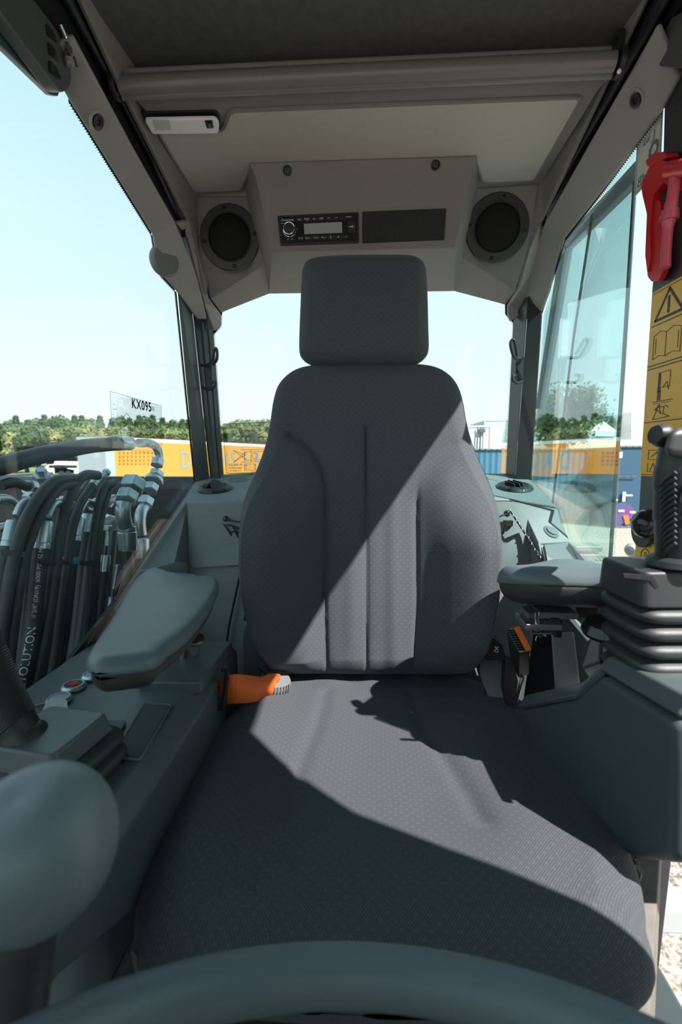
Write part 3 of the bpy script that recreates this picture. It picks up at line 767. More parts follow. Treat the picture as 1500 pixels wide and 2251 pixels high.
# stitched seam on the front left corner
st = B()
for k in range(16):
    t = k/15; p = P(303+32*t*t+4*t, 2085+92*t, .375)
    tube(st, [p+Vector((-.004, -.004, .0008)), p+Vector((.003, -.007, -.0012))], .0008, 5)
obj('seam_stitches', st, plastic('grey_thread', (.16, .18, .2), .8), seat)
# base and shell under the cushion
sb = B(); box(sb, (0.02, .62, -.60), (.40, .44, .14)); obj('seat_pan', sb, black, seat, bevel=.02)
sb = B(); box(sb, (0.02, .62, -.82), (.30, .36, .30)); obj('seat_suspension', sb, rubber, seat, bevel=.02)
sb = B(); prism(sb, [P(560, 1462, .93), P(1075, 1462, .93), P(1090, 1500, .90), P(600, 1500, .90)], (0, .03, -.02)); obj('back_hinge_cover', sb, rubber, seat, bevel=.004)
# recliner cover and handle at the right of the seat
rc = B(); prism(rc, rounded([P(1065, 1385, .90), P(1098, 1412, .88), P(1108, 1450, .86), P(1098, 1490, .85), P(1110, 1540, .83), P(1080, 1545, .83), P(1056, 1490, .86), P(1052, 1420, .9)], .01), (0, .03, 0)); obj('recliner_cover', rc, plastic('recliner_grey', (.10, .10, .105), .5), seat, bevel=.004)
rl = B(); prism(rl, rounded([P(1067, 1452, .80), P(1071, 1405, .80), P(1084, 1399, .80), P(1107, 1420, .80), P(1110, 1437, .80), P(1111, 1453, .80)], .006), (0, .05, 0))
rh = obj('recline_lever', rl, black, seat, bevel=.003)
rs = B(); c0 = P(1092, 1424, .798)
text_on(rs, 'x', c0, Vector((1, 0, 0)), Vector((0, 0, 1)), .016); tube(rs, [c0+Vector((-.004, 0, -.006)), c0+Vector((.001, 0, -.009)), c0+Vector((.004, 0, -.006))], .0007, 5)
obj('lever_symbol', rs, inkw, rh, smooth=False)
hb2 = B(); lathe(hb2, [(.003, 0), (.006, .001), (.006, .006), (.002, .007)], P(543, 1358, .93), (-1, -.3, 0), 12); obj('side_button', hb2, black, seat)

# ------------------------------------------------------------------ seat belt (left) and buckle (right)
bt = thing('seat_belt', 'bright orange seat belt with grey retractor left of the backrest foot', 'seat belt', P(540, 1540, .80))
cv = B(); path = [P(600, 1478+i*2, .855) for i in range(0, 1)]
pc = P(604, 1502, .84)
lathe(cv, [(.004, -.022), (.022, -.022), (.0265, -.02), (.0265, .012), (.024, .016), (.004, .016)], pc+Vector((.004, 0, -.004)), (.28, -.25, 1), 28); obj('retractor_cover', cv, plastic('retractor_grey', (.16, .165, .17), .4), bt, bevel=.0)
for k in range(1): pass
rib = B()
for k in range(7):
    t = -.3+k*.22; a = Vector((math.sin(t)*.0272, -math.cos(t)*.0272, 0)); tube(rib, [pc+a+Vector((.006, 0, -.022)), pc+a+Vector((.008, 0, .006))], .0012, 6)
obj('cover_ribs', rib, plastic('retractor_grey_dark', (.09, .092, .096), .4), bt)
wb_ = B()
tp = [P(504, 1484, .712), P(520, 1482, .716), P(545, 1484, .732), P(565, 1487, .762), P(575, 1488, .785), P(590, 1482, .806), P(606, 1480, .812), P(616, 1482, .83)]
btm = [P(498, 1547, .712), P(520, 1546, .716), P(545, 1545, .732), P(565, 1542, .762), P(572, 1538, .785), P(585, 1533, .806), P(598, 1530, .812), P(606, 1528, .83)]
n = len(tp); add_vf(wb_, tp+btm, [(i, i+1, n+i+1, n+i) for i in range(n-1)])
obj('webbing', wb_, orange, bt, solid=.0022)
stt = B()
for i in range(9):
    for j in range(10):
        p = tp[1].lerp(tp[3], i/9).lerp(btm[1].lerp(btm[3], i/9), .12+j*.085)+Vector((0, -.003, 0))
        box(stt, p, (.0022, .0006, .0008))
obj('webbing_stitching', stt, plastic('orange_thread', (.55, .09, .01), .8), bt, smooth=False)
tg = B(); prism(tg, rounded([P(472, 1492, .714), P(490, 1489, .714), P(502, 1487, .714), P(500, 1536, .714), P(486, 1534, .714), P(476, 1532, .714), P(476, 1522, .714), P(468, 1521, .714), P(468, 1508, .714), P(473, 1507, .714)], .0015, 2), (0, .002, 0)); obj('tongue_plate', tg, plastic('orange_lit_steel', (.34, .09, .04), .35, metallic=.4), bt, bevel=.0005)
lathe_b = B(); lathe(lathe_b, [(.0005, 0), (.0032, 0), (.0032, .001), (.0005, .001)], P(481, 1511, .7135), (0, -1, 0), 14, sx=.7); obj('tongue_slot', lathe_b, seal, bt)
tb_ = B(); tube(tb_, [P(500, 1470, .710), P(498, 1500, .710), P(490, 1556, .710)], [.0045, .004, .0045], 8); box(tb_, P(496, 1471, .710), (.014, .007, .008)); box(tb_, P(488, 1555, .710), (.014, .007, .008)); obj('tongue_bar', tb_, black, bt, bevel=.001)

bk = thing('belt_buckle', 'black seat belt buckle with orange release button right of the seat', 'belt buckle', P(1130, 1545, .78))
f4 = [P(1111, 1386, .74), P(1140, 1379, .74), P(1168, 1430, .74), P(1139, 1438, .74)]
d4 = [P(1118, 1436, .775), P(1122, 1440, .79), P(1163, 1490, .775), P(1136, 1500, .755)]
bb_ = B(); hexa(bb_, f4, [P(1122, 1455, .77), P(1150, 1450, .80), P(1166, 1484, .785), P(1139, 1492, .765)]); obj('buckle_body', bb_, black, bk, bevel=.004, seg=3)
g = B(); hexa(g, [f4[0].lerp(f4[1], .12)+Vector((.001, -.001, -.001)), f4[0].lerp(f4[1], .52), f4[3].lerp(f4[2], .48), f4[3].lerp(f4[2], .1)+Vector((0, 0, .002))], [p+Vector((0, -.0025, .0022)) for p in (f4[0].lerp(f4[1], .12), f4[0].lerp(f4[1], .52), f4[3].lerp(f4[2], .48), f4[3].lerp(f4[2], .1))]); obj('slot_frame', g, plastic('buckle_grey', (.3, .3, .31), .35), bk, bevel=.0008)
g = B()
for k in range(9):
    t = .08+k*.1; p = f4[0].lerp(f4[3], t); q = f4[1].lerp(f4[2], t)
    box(g, p.lerp(q, .31)+Vector((0, -.0032, .003)), (.010, .0018, .0028))
obj('slot', g, blackg, bk, smooth=False)
g = B(); a_, b_, c_, d_ = f4[0].lerp(f4[1], .60), f4[0].lerp(f4[1], 1.0), f4[3].lerp(f4[2], .97), f4[3].lerp(f4[2], .55)
hexa(g, [a_, b_, c_, d_], [p+Vector((0, -.005, .0045)) for p in (a_, b_, c_, d_)]); obj('release_button', g, orangeb, bk, bevel=.0012)
g = B(); tube(g, cat_rom([P(1150, 1488, .77), P(1144, 1510, .77), P(1134, 1545, .79), P(1126, 1570, .80)], 6), .0035, 8); obj('buckle_cable', g, steel, bk)
g = B(); prism(g, rounded([P(1112, 1440, .80), P(1128, 1450, .80), P(1140, 1500, .80), P(1132, 1545, .80), P(1118, 1560, .80), P(1108, 1520, .80)], .006), (0, .02, 0)); obj('stalk_cover', g, rubber, bk, bevel=.003)

# ================================================================== HEADLINER FITTINGS
bl = thing('sun_blind', 'dark roof sun blind drawn back with grey pull bar below it', 'blind', (0, .8, .70))
b = B(); prism(b, [Vector((-.452, .10, .715)), Vector((.436, .10, .715)), PZ(1352, 100, .715)+Vector((0, .03, 0)), PZ(262, 150, .715)+Vector((0, .03, 0))], (0, 0, .004)); obj('blind_cloth', b, blindm, bl, smooth=False)
c1, c2 = P(266, 190, .90), P(1349, 139, .885)
b = B(); tube(b, [c1, c2], .0165, 24, flat=1.0); d_ = (c2-c1).normalized(); obj('pull_bar', b, barm, bl)
b = B(); tube(b, [c1+Vector((0, .004, -.016)), c2+Vector((0, .004, -.016))], .005, 10); obj('bar_lip', b, barm, bl)
for s, c in ((0, c1), (1, c2)):
    b = B(); lathe(b, [(.006, 0), (.021, 0), (.022, .003), (.022, .010), (.018, .012), (.004, .012)], c+Vector((.004 if s else -.004, 0, 0)), (1 if s else -1, 0, 0), 24)
    box(b, c+Vector((.006 if s else -.006, .004, .030)), (.012, .030, .030)); ec = obj('end_bracket', b, black, bl, bevel=.002)
    b = B(); lathe(b, [(.001, 0), (.0035, 0), (.0035, .002), (.001, .002)], c+Vector((.004 if s else -.002, -.012, -.022)), (0, -1, -.4), 12); obj('bracket_screw', b, chrome, ec)

lm = thing('interior_lamp', 'white oblong interior lamp with small black switch on headliner', 'lamp', PZ(400, 270, .65))
q = [PZ(317, 256, .652), PZ(474, 253, .652), PZ(482, 264, .652), PZ(481, 286, .652), PZ(335, 288, .652)]
b = B(); prism(b, rounded(q, .008), (0, 0, -.007)); ln = obj('lens', b, white, lm, bevel=.002)
b = B(); prism(b, rounded([p+Vector((0, -.003, .001)) for p in [PZ(312, 252, .656), PZ(478, 248, .656), PZ(487, 262, .656), PZ(486, 290, .656), PZ(332, 292, .656)]], .008), (0, 0, .006)); obj('lamp_base', b, black, lm, bevel=.001)
b = B(); prism(b, rounded([PZ(450, 265, .6446), PZ(467, 264, .6446), PZ(470, 280, .6446), PZ(455, 281, .6446)], .001), (0, 0, -.0015)); sw = obj('switch_recess', b, black, lm)
b = B(); prism(b, [PZ(456, 267, .643), PZ(463, 267, .643), PZ(465, 277, .643), PZ(458, 278, .643)], (0, 0, -.004)); obj('rocker', b, blackg, sw, bevel=.0008)
b = B(); prism(b, [PZ(336, 263, .6446), PZ(372, 264, .6446), PZ(376, 285, .6446), PZ(343, 286, .6446)], (0, 0, -.0006)); obj('lens_inset', b, plastic('lens_grey', (.55, .55, .57), .2), lm, smooth=False)

# speakers
def plane_pt(u, v, o, n): return PP(u, v, o, n)
for k, (cu, n0, o0, lab) in enumerate((((507, 524), nrmL, S2L, 'round black loudspeaker left of the radio'), ((1092, 503), nrmR, S2R, 'round black loudspeaker right of the blank radio cover'))):
    c = PP(cu[0], cu[1], o0, n0) + n0*.002
    sp = thing('loudspeaker', lab, 'loudspeaker', c, 'cab loudspeakers')
    top = PP(cu[0]-(14 if k == 0 else -14)*0, cu[1]-72, o0, n0); side = PP(cu[0]+59, cu[1], o0, n0)
    rad = .0785
    sxx = 1.0
    b = B(); lathe(b, [(rad*.70, 0), (rad, 0), (rad, .004), (rad*.97, .007), (rad*.74, .0085), (rad*.71, .006), (rad*.70, .004)], c, n0, 48); obj('speaker_ring', b, plastic('speaker_ring_grey', (.028, .028, .03), .5, .3), sp)
    b = B(); lathe(b, [(.001, .001), (rad*.69, .001), (rad*.69, .006), (rad*.64, .009), (rad*.4, .0105), (.001, .011)], c, n0, 48); obj('speaker_grille', b, noisy('speaker_mesh', (.006, .006, .007), (.014, .014, .015), 1400, .7), sp)
    b = B(); tube(b, ring_path(c+n0*.009, rad*.72, n0, 48), .0018, 8, closed=True); obj('rim_bead', b, black, sp)
    aa, bb2, nn = basis(n0)
    for j in range(4):
        t = j*PI/2+(.12 if k == 0 else -.12)
        p = c + (aa*math.cos(t)+bb2*math.sin(t))*rad*.86 + n0*.007
        b = B(); lathe(b, [(.001, 0), (.0046, 0), (.0046, .002), (.003, .0028), (.0015, .001), (.0006, .001)], p, n0, 14); obj('screw', b, blackg, sp)

# radio and blank cover on the housing face
fn = (F3R-F3L).cross(T2L-F3L).normalized()
if fn.y > 0: fn = -fn
FO = F3L
def F(u, v, off=0): return PP(u, v, FO, fn)+fn*off
ax_ = (F(790, 470)-F(612, 478)).normalized(); ay_ = fn.cross(ax_).normalized()
if ay_.z < 0: ay_ = -ay_
rd = thing('car_radio', 'black radio with round dial and grey display above the headrest', 'radio', F(700, 540))
b = B(); prism(b, rounded([F(611, 477), F(789, 469), F(790, 537), F(618, 543)], .004), fn*.008); obj('bezel', b, black, rd, bevel=.0015)
b = B(); prism(b, rounded([F(617, 483, .008), F(784, 475, .008), F(785, 531, .008), F(622, 537, .008)], .002), fn*.004); obj('front_panel', b, plastic('radio_front', (.012, .012, .013), .3), rd, bevel=.001)
def FL(x, y, off): # local coordinates on the radio face: x 0..1, y 0..1 (top to bottom)
    return F(617, 483).lerp(F(784, 475), x).lerp(F(622, 537).lerp(F(785, 531), x), y)+fn*off
kc = FL(.118, .52, .012)
b = B(); lathe(b, [(.001, .0), (.0135, 0), (.0130, .010), (.0115, .0115), (.001, .0115)], kc, fn, 32); dk = obj('dial', b, black, rd)
b = B(); tube(b, ring_path(kc+fn*.0105, .0125, fn, 36), .0012, 8, closed=True); tube(b, ring_path(kc+fn*.001, .0145, fn, 36), .0008, 8, closed=True); obj('dial_ring', b, chrome, dk)
b = B(); prism(b, [FL(.31, .30, .012), FL(.81, .30, .012), FL(.81, .72, .012), FL(.31, .72, .012)], fn*.001); obj('display', b, displaym, rd, smooth=False)
for i in range(7):
    b = B(); x0 = .215+i*.094; prism(b, [FL(x0, .05, .012), FL(x0+.088, .05, .012), FL(x0+.088, .22, .012), FL(x0, .22, .012)], fn*.0012); obj('button', b, black, rd, bevel=.0004)
    b = B(); prism(b, [FL(x0, .80, .012), FL(x0+.088, .80, .012), FL(x0+.088, .95, .012), FL(x0, .95, .012)], fn*.0012); obj('button', b, black, rd, bevel=.0004)
b = B(); prism(b, [FL(.885, .28, .012), FL(.985, .28, .012), FL(.985, .74, .012), FL(.885, .74, .012)], fn*.001); obj('usb_cover', b, black, rd, bevel=.0004)
b = B()
for s, x, y, z in (('Continental', .10, .13, .0062), ('SRC', .26, .14, .0042), ('BAND', .355, .12, .0042), ('AST', .355, .2, .0026), ('SEL', .45, .13, .0042), ('DISP', .545, .13, .0042), ('<<', .64, .13, .0045), ('>>', .74, .13, .0045), ('PHONE', .90, .12, .0036),
                   ('1', .235, .88, .0062), ('MIX', .268, .885, .003), ('2', .33, .88, .0062), ('SCN', .365, .885, .003), ('3', .445, .88, .0062), ('RPT', .48, .885, .003), ('4', .545, .88, .0062), ('PAU', .58, .885, .003), ('5', .655, .88, .0062), ('6', .76, .88, .0062), ('MIC', .87, .88, .0028), ('MENU', .035, .26, .003), ('ESC', .04, .55, .003), ('CTL', .215, .5, .003), ('BT', .09, .9, .0035), ('SD', .14, .9, .0035)):
    text_on(b, s, FL(x, y, .0136), ax_, ay_, z)
c = FL(.935, .5, .0134)
ribbon(b, [c-ax_*.006, c+ax_*.006], .0008, fn); ribbon(b, [c-ax_*.002, c+ax_*.001+ay_*.002, c+ax_*.003+ay_*.002], .0006, fn); ribbon(b, [c-ax_*.001, c+ax_*.001-ay_*.002, c+ax_*.003-ay_*.002], .0006, fn)
obj('lettering', b, inkw, rd, smooth=False)
b = B(); prism(b, rounded([F(797, 469, -.002), F(980, 462, -.002), F(976, 530, -.002), F(797, 537, -.002)], .002), fn*.011); 
obj('blank_cover', b, noisy('blank_cover_black', (.022, .022, .023), (.034, .034, .035), 300, .6), bevel=.001, label='flat black blank cover to the right of the radio', cat='cover plate')

# round cap on the left rail
c = PX(372, 575, -.498)
b = B(); lathe(b, [(.002, 0), (.037, 0), (.038, .004), (.036, .014), (.032, .018), (.002, .019)], c+Vector((-.016, 0, 0)), (.75, -.55, -.05), 32)
obj('round_cap', b, plastic('cap_grey', (.16, .165, .17), .45), label='round grey cap disc on the left roof rail by window edge', cat='cap')

# coat hooks on the rear pillars
def hook(lab, pl, pts_plate, tops, bots, holes):
    t = thing('coat_hook', lab, 'hook', pl)
    b = B(); prism(b, rounded(pts_plate, .003), (0, .006, 0)); pp = obj('back_plate', b, rubber, t, bevel=.001)
    for pth, nm in ((tops, 'upper_hook'), (bots, 'lower_hook')):
        b = B(); tube(b, cat_rom(pth, 6), .0042, 8); obj(nm, b, rubber, t)
    for h in holes:
        b = B(); lathe(b, [(.0005, 0), (.0030, 0), (.0030, .001), (.0005, .001)], h, (0, -1, 0), 12); obj('screw', b, seal, t)
hook('black double coat hook on the left rear pillar', P(462, 850, 1.38), [P(449, 805, 1.385), P(466, 803, 1.385), P(468, 850, 1.385), P(454, 852, 1.385)],
     [P(442, 803, 1.385), P(456, 802, 1.375), P(466, 795, 1.345), P(472, 768, 1.335), P(477, 770, 1.335), P(477, 790, 1.34), P(469, 802, 1.365)],
     [P(446, 852, 1.385), P(458, 856, 1.365), P(470, 852, 1.345), P(474, 842, 1.342), P(468, 840, 1.345)], [P(460, 812, 1.383), P(461, 831, 1.383)])
hook('grey double coat hook on the right rear pillar', P(1140, 830, 1.38), [P(1134, 790, 1.385), P(1153, 788, 1.385), P(1150, 838, 1.385), P(1134, 838, 1.385)],
     [P(1152, 786, 1.38), P(1138, 788, 1.36), P(1130, 784, 1.345), P(1123, 760, 1.335), P(1125, 749, 1.335), P(1131, 750, 1.335), P(1137, 782, 1.35)],
     [P(1150, 838, 1.38), P(1138, 842, 1.355), P(1128, 836, 1.345), P(1129, 826, 1.345), P(1134, 826, 1.35)], [P(1139, 797, 1.383), P(1139, 816, 1.383)])

# ------------------------------------------------------------------ air vents and round covers on the rear ledge
if lown.z < 0: lown = -lown
def L_(u, v, off=0): return PP(u, v, ce, lown)+lown*(off+.0085)
def vent(lab, c, open_ang, closed):
    t = thing('air_vent', lab, 'air vent', c, 'round swivel air vents')
    b = B(); lathe(b, [(.034, 0), (.049, 0), (.050, .004), (.046, .010), (.036, .013), (.033, .010)], c, lown, 40); obj('vent_ring', b, rubber, t)
    for j in range(8):
        a = j*PI/4+.2; aa, b2, nn = basis(lown); p = c+(aa*math.cos(a)+b2*math.sin(a))*.043+lown*.0085
        b = B(); lathe(b, [(.0005, 0), (.006, 0), (.0068, .0015), (.005, .0022), (.0005, .001)], p, lown+(aa*math.cos(a)+b2*math.sin(a))*.5, 12); obj('thumb_dimple', b, blackg, t)
    b = B(); lathe(b, [(.001, .002), (.033, .002), (.032, .006), (.001, .004)], c, lown, 32); obj('vent_bowl', b, seal, t)
    aa, b2, nn = basis(lown)
    d = (aa*math.cos(open_ang)+b2*math.sin(open_ang)); s = lown.cross(d)
    for j in ((-1, 1) if closed else (-1, 0, 1)):
        b = B()
        if closed:
            cc = c+s*(.011*j)+lown*.012; lathe(b, [(.001, -.004), (.019, -.004), (.022, 0), (.019, .004), (.001, .004)], cc, (s*1.0*(1 if j > 0 else -1)+lown*.75), 28, sx=1)
        else:
            cc = c+s*(.014*j)+lown*.012; w_ = .028 if j == 0 else .022
            pts = [cc-d*w_-lown*.006, cc+d*w_-lown*.006, cc+d*w_*.8+lown*.009+s*.005, cc-d*w_*.8+lown*.009+s*.005]
            prism(b, pts, s*.003)
        obj('louvre_blade', b, rubber, t, bevel=.0008)
vent('round air vent with closed flaps on the left rear ledge', L_(473, 1083), 1.1, True)
vent('round air vent with open louvres on the right rear ledge', L_(1131, 1080), 2.0, False)
for (u, v, r, lab, m) in ((524, 1062, .031, 'flat round grey cover plate beside the left air vent', lowg2), (1093, 1058, .031, 'flat round grey cover plate beside the right air vent', lowg)):
    b = B(); lathe(b, [(.001, 0), (r, 0), (r, .002), (r*.96, .003), (.001, .003)], L_(u, v), lown, 36); obj('round_cover', b, m, label=lab, cat='cover', group=None)
n2 = (s2-s1).cross(s4-s1).normalized(); n2 = n2 if n2.z > 0 else -n2
c = PP(1206, 1177, s1, n2)+n2*.010
t = thing('power_socket', 'round grey capped socket on shelf beside right window', 'socket', c)
b = B(); lathe(b, [(.001, 0), (.019, 0), (.0195, .003), (.017, .005), (.001, .005)], c, n2, 32); obj('socket_rim', b, lowg2, t)
b = B(); lathe(b, [(.001, .005), (.014, .005), (.0135, .008), (.001, .008)], c, n2, 28); obj('socket_cap', b, lowg2, t)
# knob inside the tray
c = P(1221, 1243, .955)
b = B(); lathe(b, [(.003, 0), (.011, 0), (.012, .006), (.010, .009), (.007, .010), (.005, .006), (.001, .006)], c, (0, -1, .2), 24); obj('rubber_stop', b, blackg, label='round black rubber stop inside the open tray', cat='stop')

# hooks and cords of the storage nets
nt = thing('storage_net', 'black elastic storage net hooked left of the seat', 'net', P(500, 1150, 1.14))
b = B(); lathe(b, [(.001, -.006), (.005, -.005), (.0075, 0), (.005, .005), (.001, .006)], P(496, 1140, 1.140), (0, -1, .3), 16); box(b, P(489, 1156, 1.15), (.012, .010, .012)); obj('hook', b, blackg, nt)
b = B()
for pth in ([(496, 1140), (512, 1145), (532, 1148)], [(492, 1152), (505, 1170), (515, 1190), (526, 1202)], [(498, 1154), (512, 1156), (533, 1166)], [(505, 1170), (518, 1168), (533, 1176)], [(515, 1190), (524, 1182), (533, 1184)], [(512, 1156), (518, 1168), (524, 1182)]):
    tube(b, cat_rom([P(u, v, 1.128) for u, v in pth], 4), .0022, 6)
obj('net_cord', b, rubber, nt)
nt = thing('storage_net', 'storage net hook and twisted rope at right of the seat', 'net', P(1112, 1150, 1.12))
b = B(); lathe(b, [(.001, -.006), (.005, -.005), (.0085, 0), (.005, .005), (.001, .006)], P(1115, 1129, 1.130), (0, -1, .3), 16); box(b, P(1117, 1150, 1.14), (.022, .012, .014)); box(b, P(1103, 1160, 1.14), (.012, .012, .03)); obj('hook', b, blackg, nt, bevel=.001)
b = B(); tube(b, cat_rom([P(1115, 1130, 1.125), P(1102, 1134, 1.125), P(1090, 1141, 1.125)], 4), .0022, 6); obj('net_cord', b, rubber, nt)
rp = cat_rom([P(1121, 1120, 1.13), P(1150, 1165, 1.10), P(1180, 1213, 1.05), P(1203, 1252, 1.0), P(1216, 1268, .97)], 10)
b = B(); tube(b, rp, .0028, 8)
rope = obj('rope', b, rubber, nt)
b = B(); T, U, V = frames(rp)
for s in range(0, len(rp)-1, 1):
    for kk in range(3):
        f0 = kk/3; p = rp[s].lerp(rp[s+1], f0); a = (s*3+kk)*1.3
        if (s*3+kk) % 4 < 2: box(b, p+(U[s]*math.cos(a*.7+2.2)+V[s]*math.sin(a*.7+2.2))*.0016+Vector((0, -.002, 0)), (.0022, .0022, .0035))
obj('rope_fleck', b, plastic('rope_white', (.5, .5, .5), .8), rope, smooth=False)

# ================================================================== ARMRESTS
def armrest(name_label, top_px, zt, th, cat='armrest', loc=(0, 0, 0), mats=None, tilt=None):
    pass
def pad(bm_parent, outline, thick, rr, mat, matu, parent, dish=0.0, slope=None):
    """flat foam pad from a closed outline of 3-D points lying on one plane"""
    pass
la = thing('armrest', 'grey foam armrest on the left console, pointing to the hoses', 'armrest', PZ(330, 1400, -.36))
ZA = -.235
pl_o = Vector((0, .6, ZA)); pl_n = Vector((.04, .10, 1)).normalized()
la_px = [(190, 1458), (212, 1418), (238, 1380), (258, 1345), (275, 1312), (295, 1282), (322, 1262), (350, 1260), (385, 1270), (420, 1277), (455, 1276), (478, 1282), (481, 1300), (470, 1330), (448, 1365), (420, 1400), (392, 1425), (368, 1442), (350, 1462), (320, 1472), (270, 1478), (225, 1482), (198, 1478)]
aA, aB, aN = Vector((1, 0, 0)), Vector((0, 1, 0)), pl_n
aB = aN.cross(aA).normalized(); aA = aB.cross(aN).normalized()
oo = px_outline(la_px, pl_o, aA, aB, aN, 4)
def dish(a, b): return -.004*np.exp(-((a+.33)/.05)**2)*np.exp(-((b-.0)/.3)**2)
cushion('arm_pad', oo, pl_o, aA, aB, aN, .016, .014, .006, dish, armm, la, 70, 90)
mid = (sum(p[0] for p in oo)/len(oo), sum(p[1] for p in oo)/len(oo))
ou = [(mid[0]+(a-mid[0])*.93, mid[1]+(b-mid[1])*.95) for a, b in oo]
cushion('arm_pad_base', ou, pl_o-aN*.009, aA, aB, aN, .014, .014, .018, None, armu, la, 50, 60)
b = B(); hexa(b, [P(385, 1462, .74), P(438, 1440, .74), P(438, 1452, .80), P(395, 1470, .80)], [P(388, 1425, .74), P(436, 1405, .74), P(436, 1410, .80), P(398, 1425, .80)]); obj('arm_bracket', b, consm, la, bevel=.003)
b = B(); lathe(b, [(.003, 0), (.016, 0), (.017, .003), (.016, .007), (.003, .007)], P(428, 1410, .74), (.1, -.2, 1), 28); obj('height_wheel', b, steel, la)
b = B(); tube(b, [P(401, 1452, .735), P(402, 1428, .735)], .0045, 12); obj('bracket_bolt', b, steel, la)
b = B(); prism(b, rounded([P(372, 1468, .70), P(438, 1432, .78), P(440, 1462, .82), P(380, 1478, .72)], .005), (0, 0, -.02)); obj('arm_foot', b, black, la, bevel=.002)

ra = thing('armrest', 'dark foam armrest on metal bracket beside the right joystick', 'armrest', P(1220, 1380, .72))
ZB = -.222
ro = Vector((0, .7, -.196)); rn = Vector((.0, .235, 1)).normalized(); rb_ = Vector((0, 1, -.235)).normalized()
# seen nearly edge on: plan outline in metres
plan = [(.205, .690), (.213, .655), (.24, .620), (.30, .585), (.345, .53), (.40, .50), (.445, .52), (.45, .60), (.43, .70), (.405, .79), (.36, .845), (.31, .85), (.27, .82), (.235, .765)]
plan = [(.206, .70), (.212, .665), (.235, .640), (.28, .622), (.33, .60), (.36, .565), (.40, .545), (.44, .56), (.45, .62), (.43, .70), (.40, .77), (.36, .80), (.32, .80), (.27, .775), (.225, .74)]
oo = smooth_outline([(x, y-.7) for x, y in plan], 5)
cushion('arm_pad', oo, ro, Vector((1, 0, 0)), rb_, rn, .022, .026, .002, lambda a, b: .012*np.exp(-((a-.345)/.055)**2)*np.exp(-((b-.08)/.07)**2), armm, ra, 80, 70)
mid = (.325, -.03)
ou = [(mid[0]+(a-mid[0])*.98, mid[1]+(b-mid[1])*.98) for a, b in oo]
cushion('arm_pad_base', ou, ro-rn*.001, Vector((1, 0, 0)), rb_, rn, .030, .001, .030, None, armu, ra, 60, 60)
b = B(); box(b, P(1215, 1342, .70), (.055, .05, .010)); box(b, P(1180, 1349, .70), (.04, .04, .014)); b1 = obj('arm_bracket', b, plastic('bracket_grey', (.11, .115, .12), .4), ra, bevel=.001)
b = B(); tube(b, [P(1181, 1345, .66), P(1181, 1386, .66)], .0032, 12); lathe(b, [(.002, -.002), (.006, -.002), (.006, .003), (.002, .003)], P(1181, 1382, .66), (0, 0, 1), 6); obj('adjust_bolt', b, chrome, ra)
b = B(); box(b, P(1183, 1366, .68), (.052, .05, .009)); obj('adjust_plate', b, steel, ra, bevel=.001)
b = B(); box(b, P(1210, 1363, .69), (.016, .03, .020)); box(b, P(1224, 1378, .70), (.010, .02, .028)); obj('pivot_block', b, black, ra, bevel=.001)
b = B(); tube(b, [P(1290, 1338, .72), P(1285, 1350, .74)], .016, 20); obj('pivot_knob', b, armu, ra)

# ================================================================== LEFT CONSOLE
lc = thing('side_console', 'dark left control console with buttons between seat and hose window', 'console', (-.38, .55, -.96))
Zt = -.36
E0, E1 = PZ(515, 1411, Zt), PZ(262, 1792, Zt)      # inner edge
xi0, xi1 = E0.x, E1.x
b = B()
ins = [(E0.x-.012, E0.y-.004), (PZ(440, 1500, Zt).x, PZ(440, 1500, Zt).y)]
yb, yf = .84, .10
def sec(y, xi):   # console cross-section
    zb = -.955 if y > .7 else (-.60 if y > .6 else (-.505 if y > .4 else -.41))
    return [Vector((-.53, y, zb)), Vector((xi+.006, y, zb)), Vector((xi+.004, y, Zt-.022)), Vector((xi-.022, y, Zt)), Vector((-.53, y, Zt-.004))]
ys = [(yb, xi0), (.61, xi0+.004), (.46, xi0+.006), (.30, xi0+.006), (yf, xi0+.006)]
secs = [sec(*q) for q in ys]; vs = [p for s_ in secs for p in s_]; m = 5
fs = [tuple(range(m)), tuple((len(secs)-1)*m+i for i in reversed(range(m)))]
for i in range(len(secs)-1):
    for j in range(m): fs.append((i*m+j, i*m+(j+1) % m, (i+1)*m+(j+1) % m, (i+1)*m+j))
obj('console_body', (vs, fs), consm, lc, bevel=.004, seg=3)
# raised rear deck of the console
rdk = [PZ(378, 1410, Zt+.012), PZ(512, 1408, Zt+.012), PZ(440, 1500, Zt+.012), PZ(300, 1500, Zt+.012)]
b = B(); prism(b, rounded([p for p in rdk], .008), (0, 0, -.02)); obj('rear_deck', b, consm, lc, bevel=.006, seg=3)
def LZ(u, v, dz=0): return PZ(u, v, Zt+dz)
b = B(); prism(b, rounded([LZ(318, 1545, .001), LZ(378, 1549, .001), LZ(308, 1671, .001), LZ(245, 1664, .001)], .006), (0, 0, .0025)); gm = obj('grip_mat', b, plastic('mat_grey', (.05, .056, .058), .6, .8, 1500), lc, bevel=.001)
b = B(); tube(b, rounded([LZ(318, 1545, .0035), LZ(378, 1549, .0035), LZ(308, 1671, .0035), LZ(245, 1664, .0035)], .006), .0016, 6, closed=True); obj('mat_border', b, consm, gm)
b = B(); prism(b, rounded([LZ(205, 1585, .001), LZ(280, 1588, .001), LZ(235, 1652, .001), LZ(182, 1650, .001)], .005), (0, 0, .003)); obj('flat_key_pad', b, plastic('keypad_grey', (.055, .062, .065), .5), lc, bevel=.001)
b = B(); prism(b, rounded([LZ(170, 1580, .001), LZ(235, 1582, .001), LZ(205, 1640, .001), LZ(160, 1636, .001)], .005), (0, 0, .002)); obj('membrane_pad', b, consm, lc, bevel=.001)
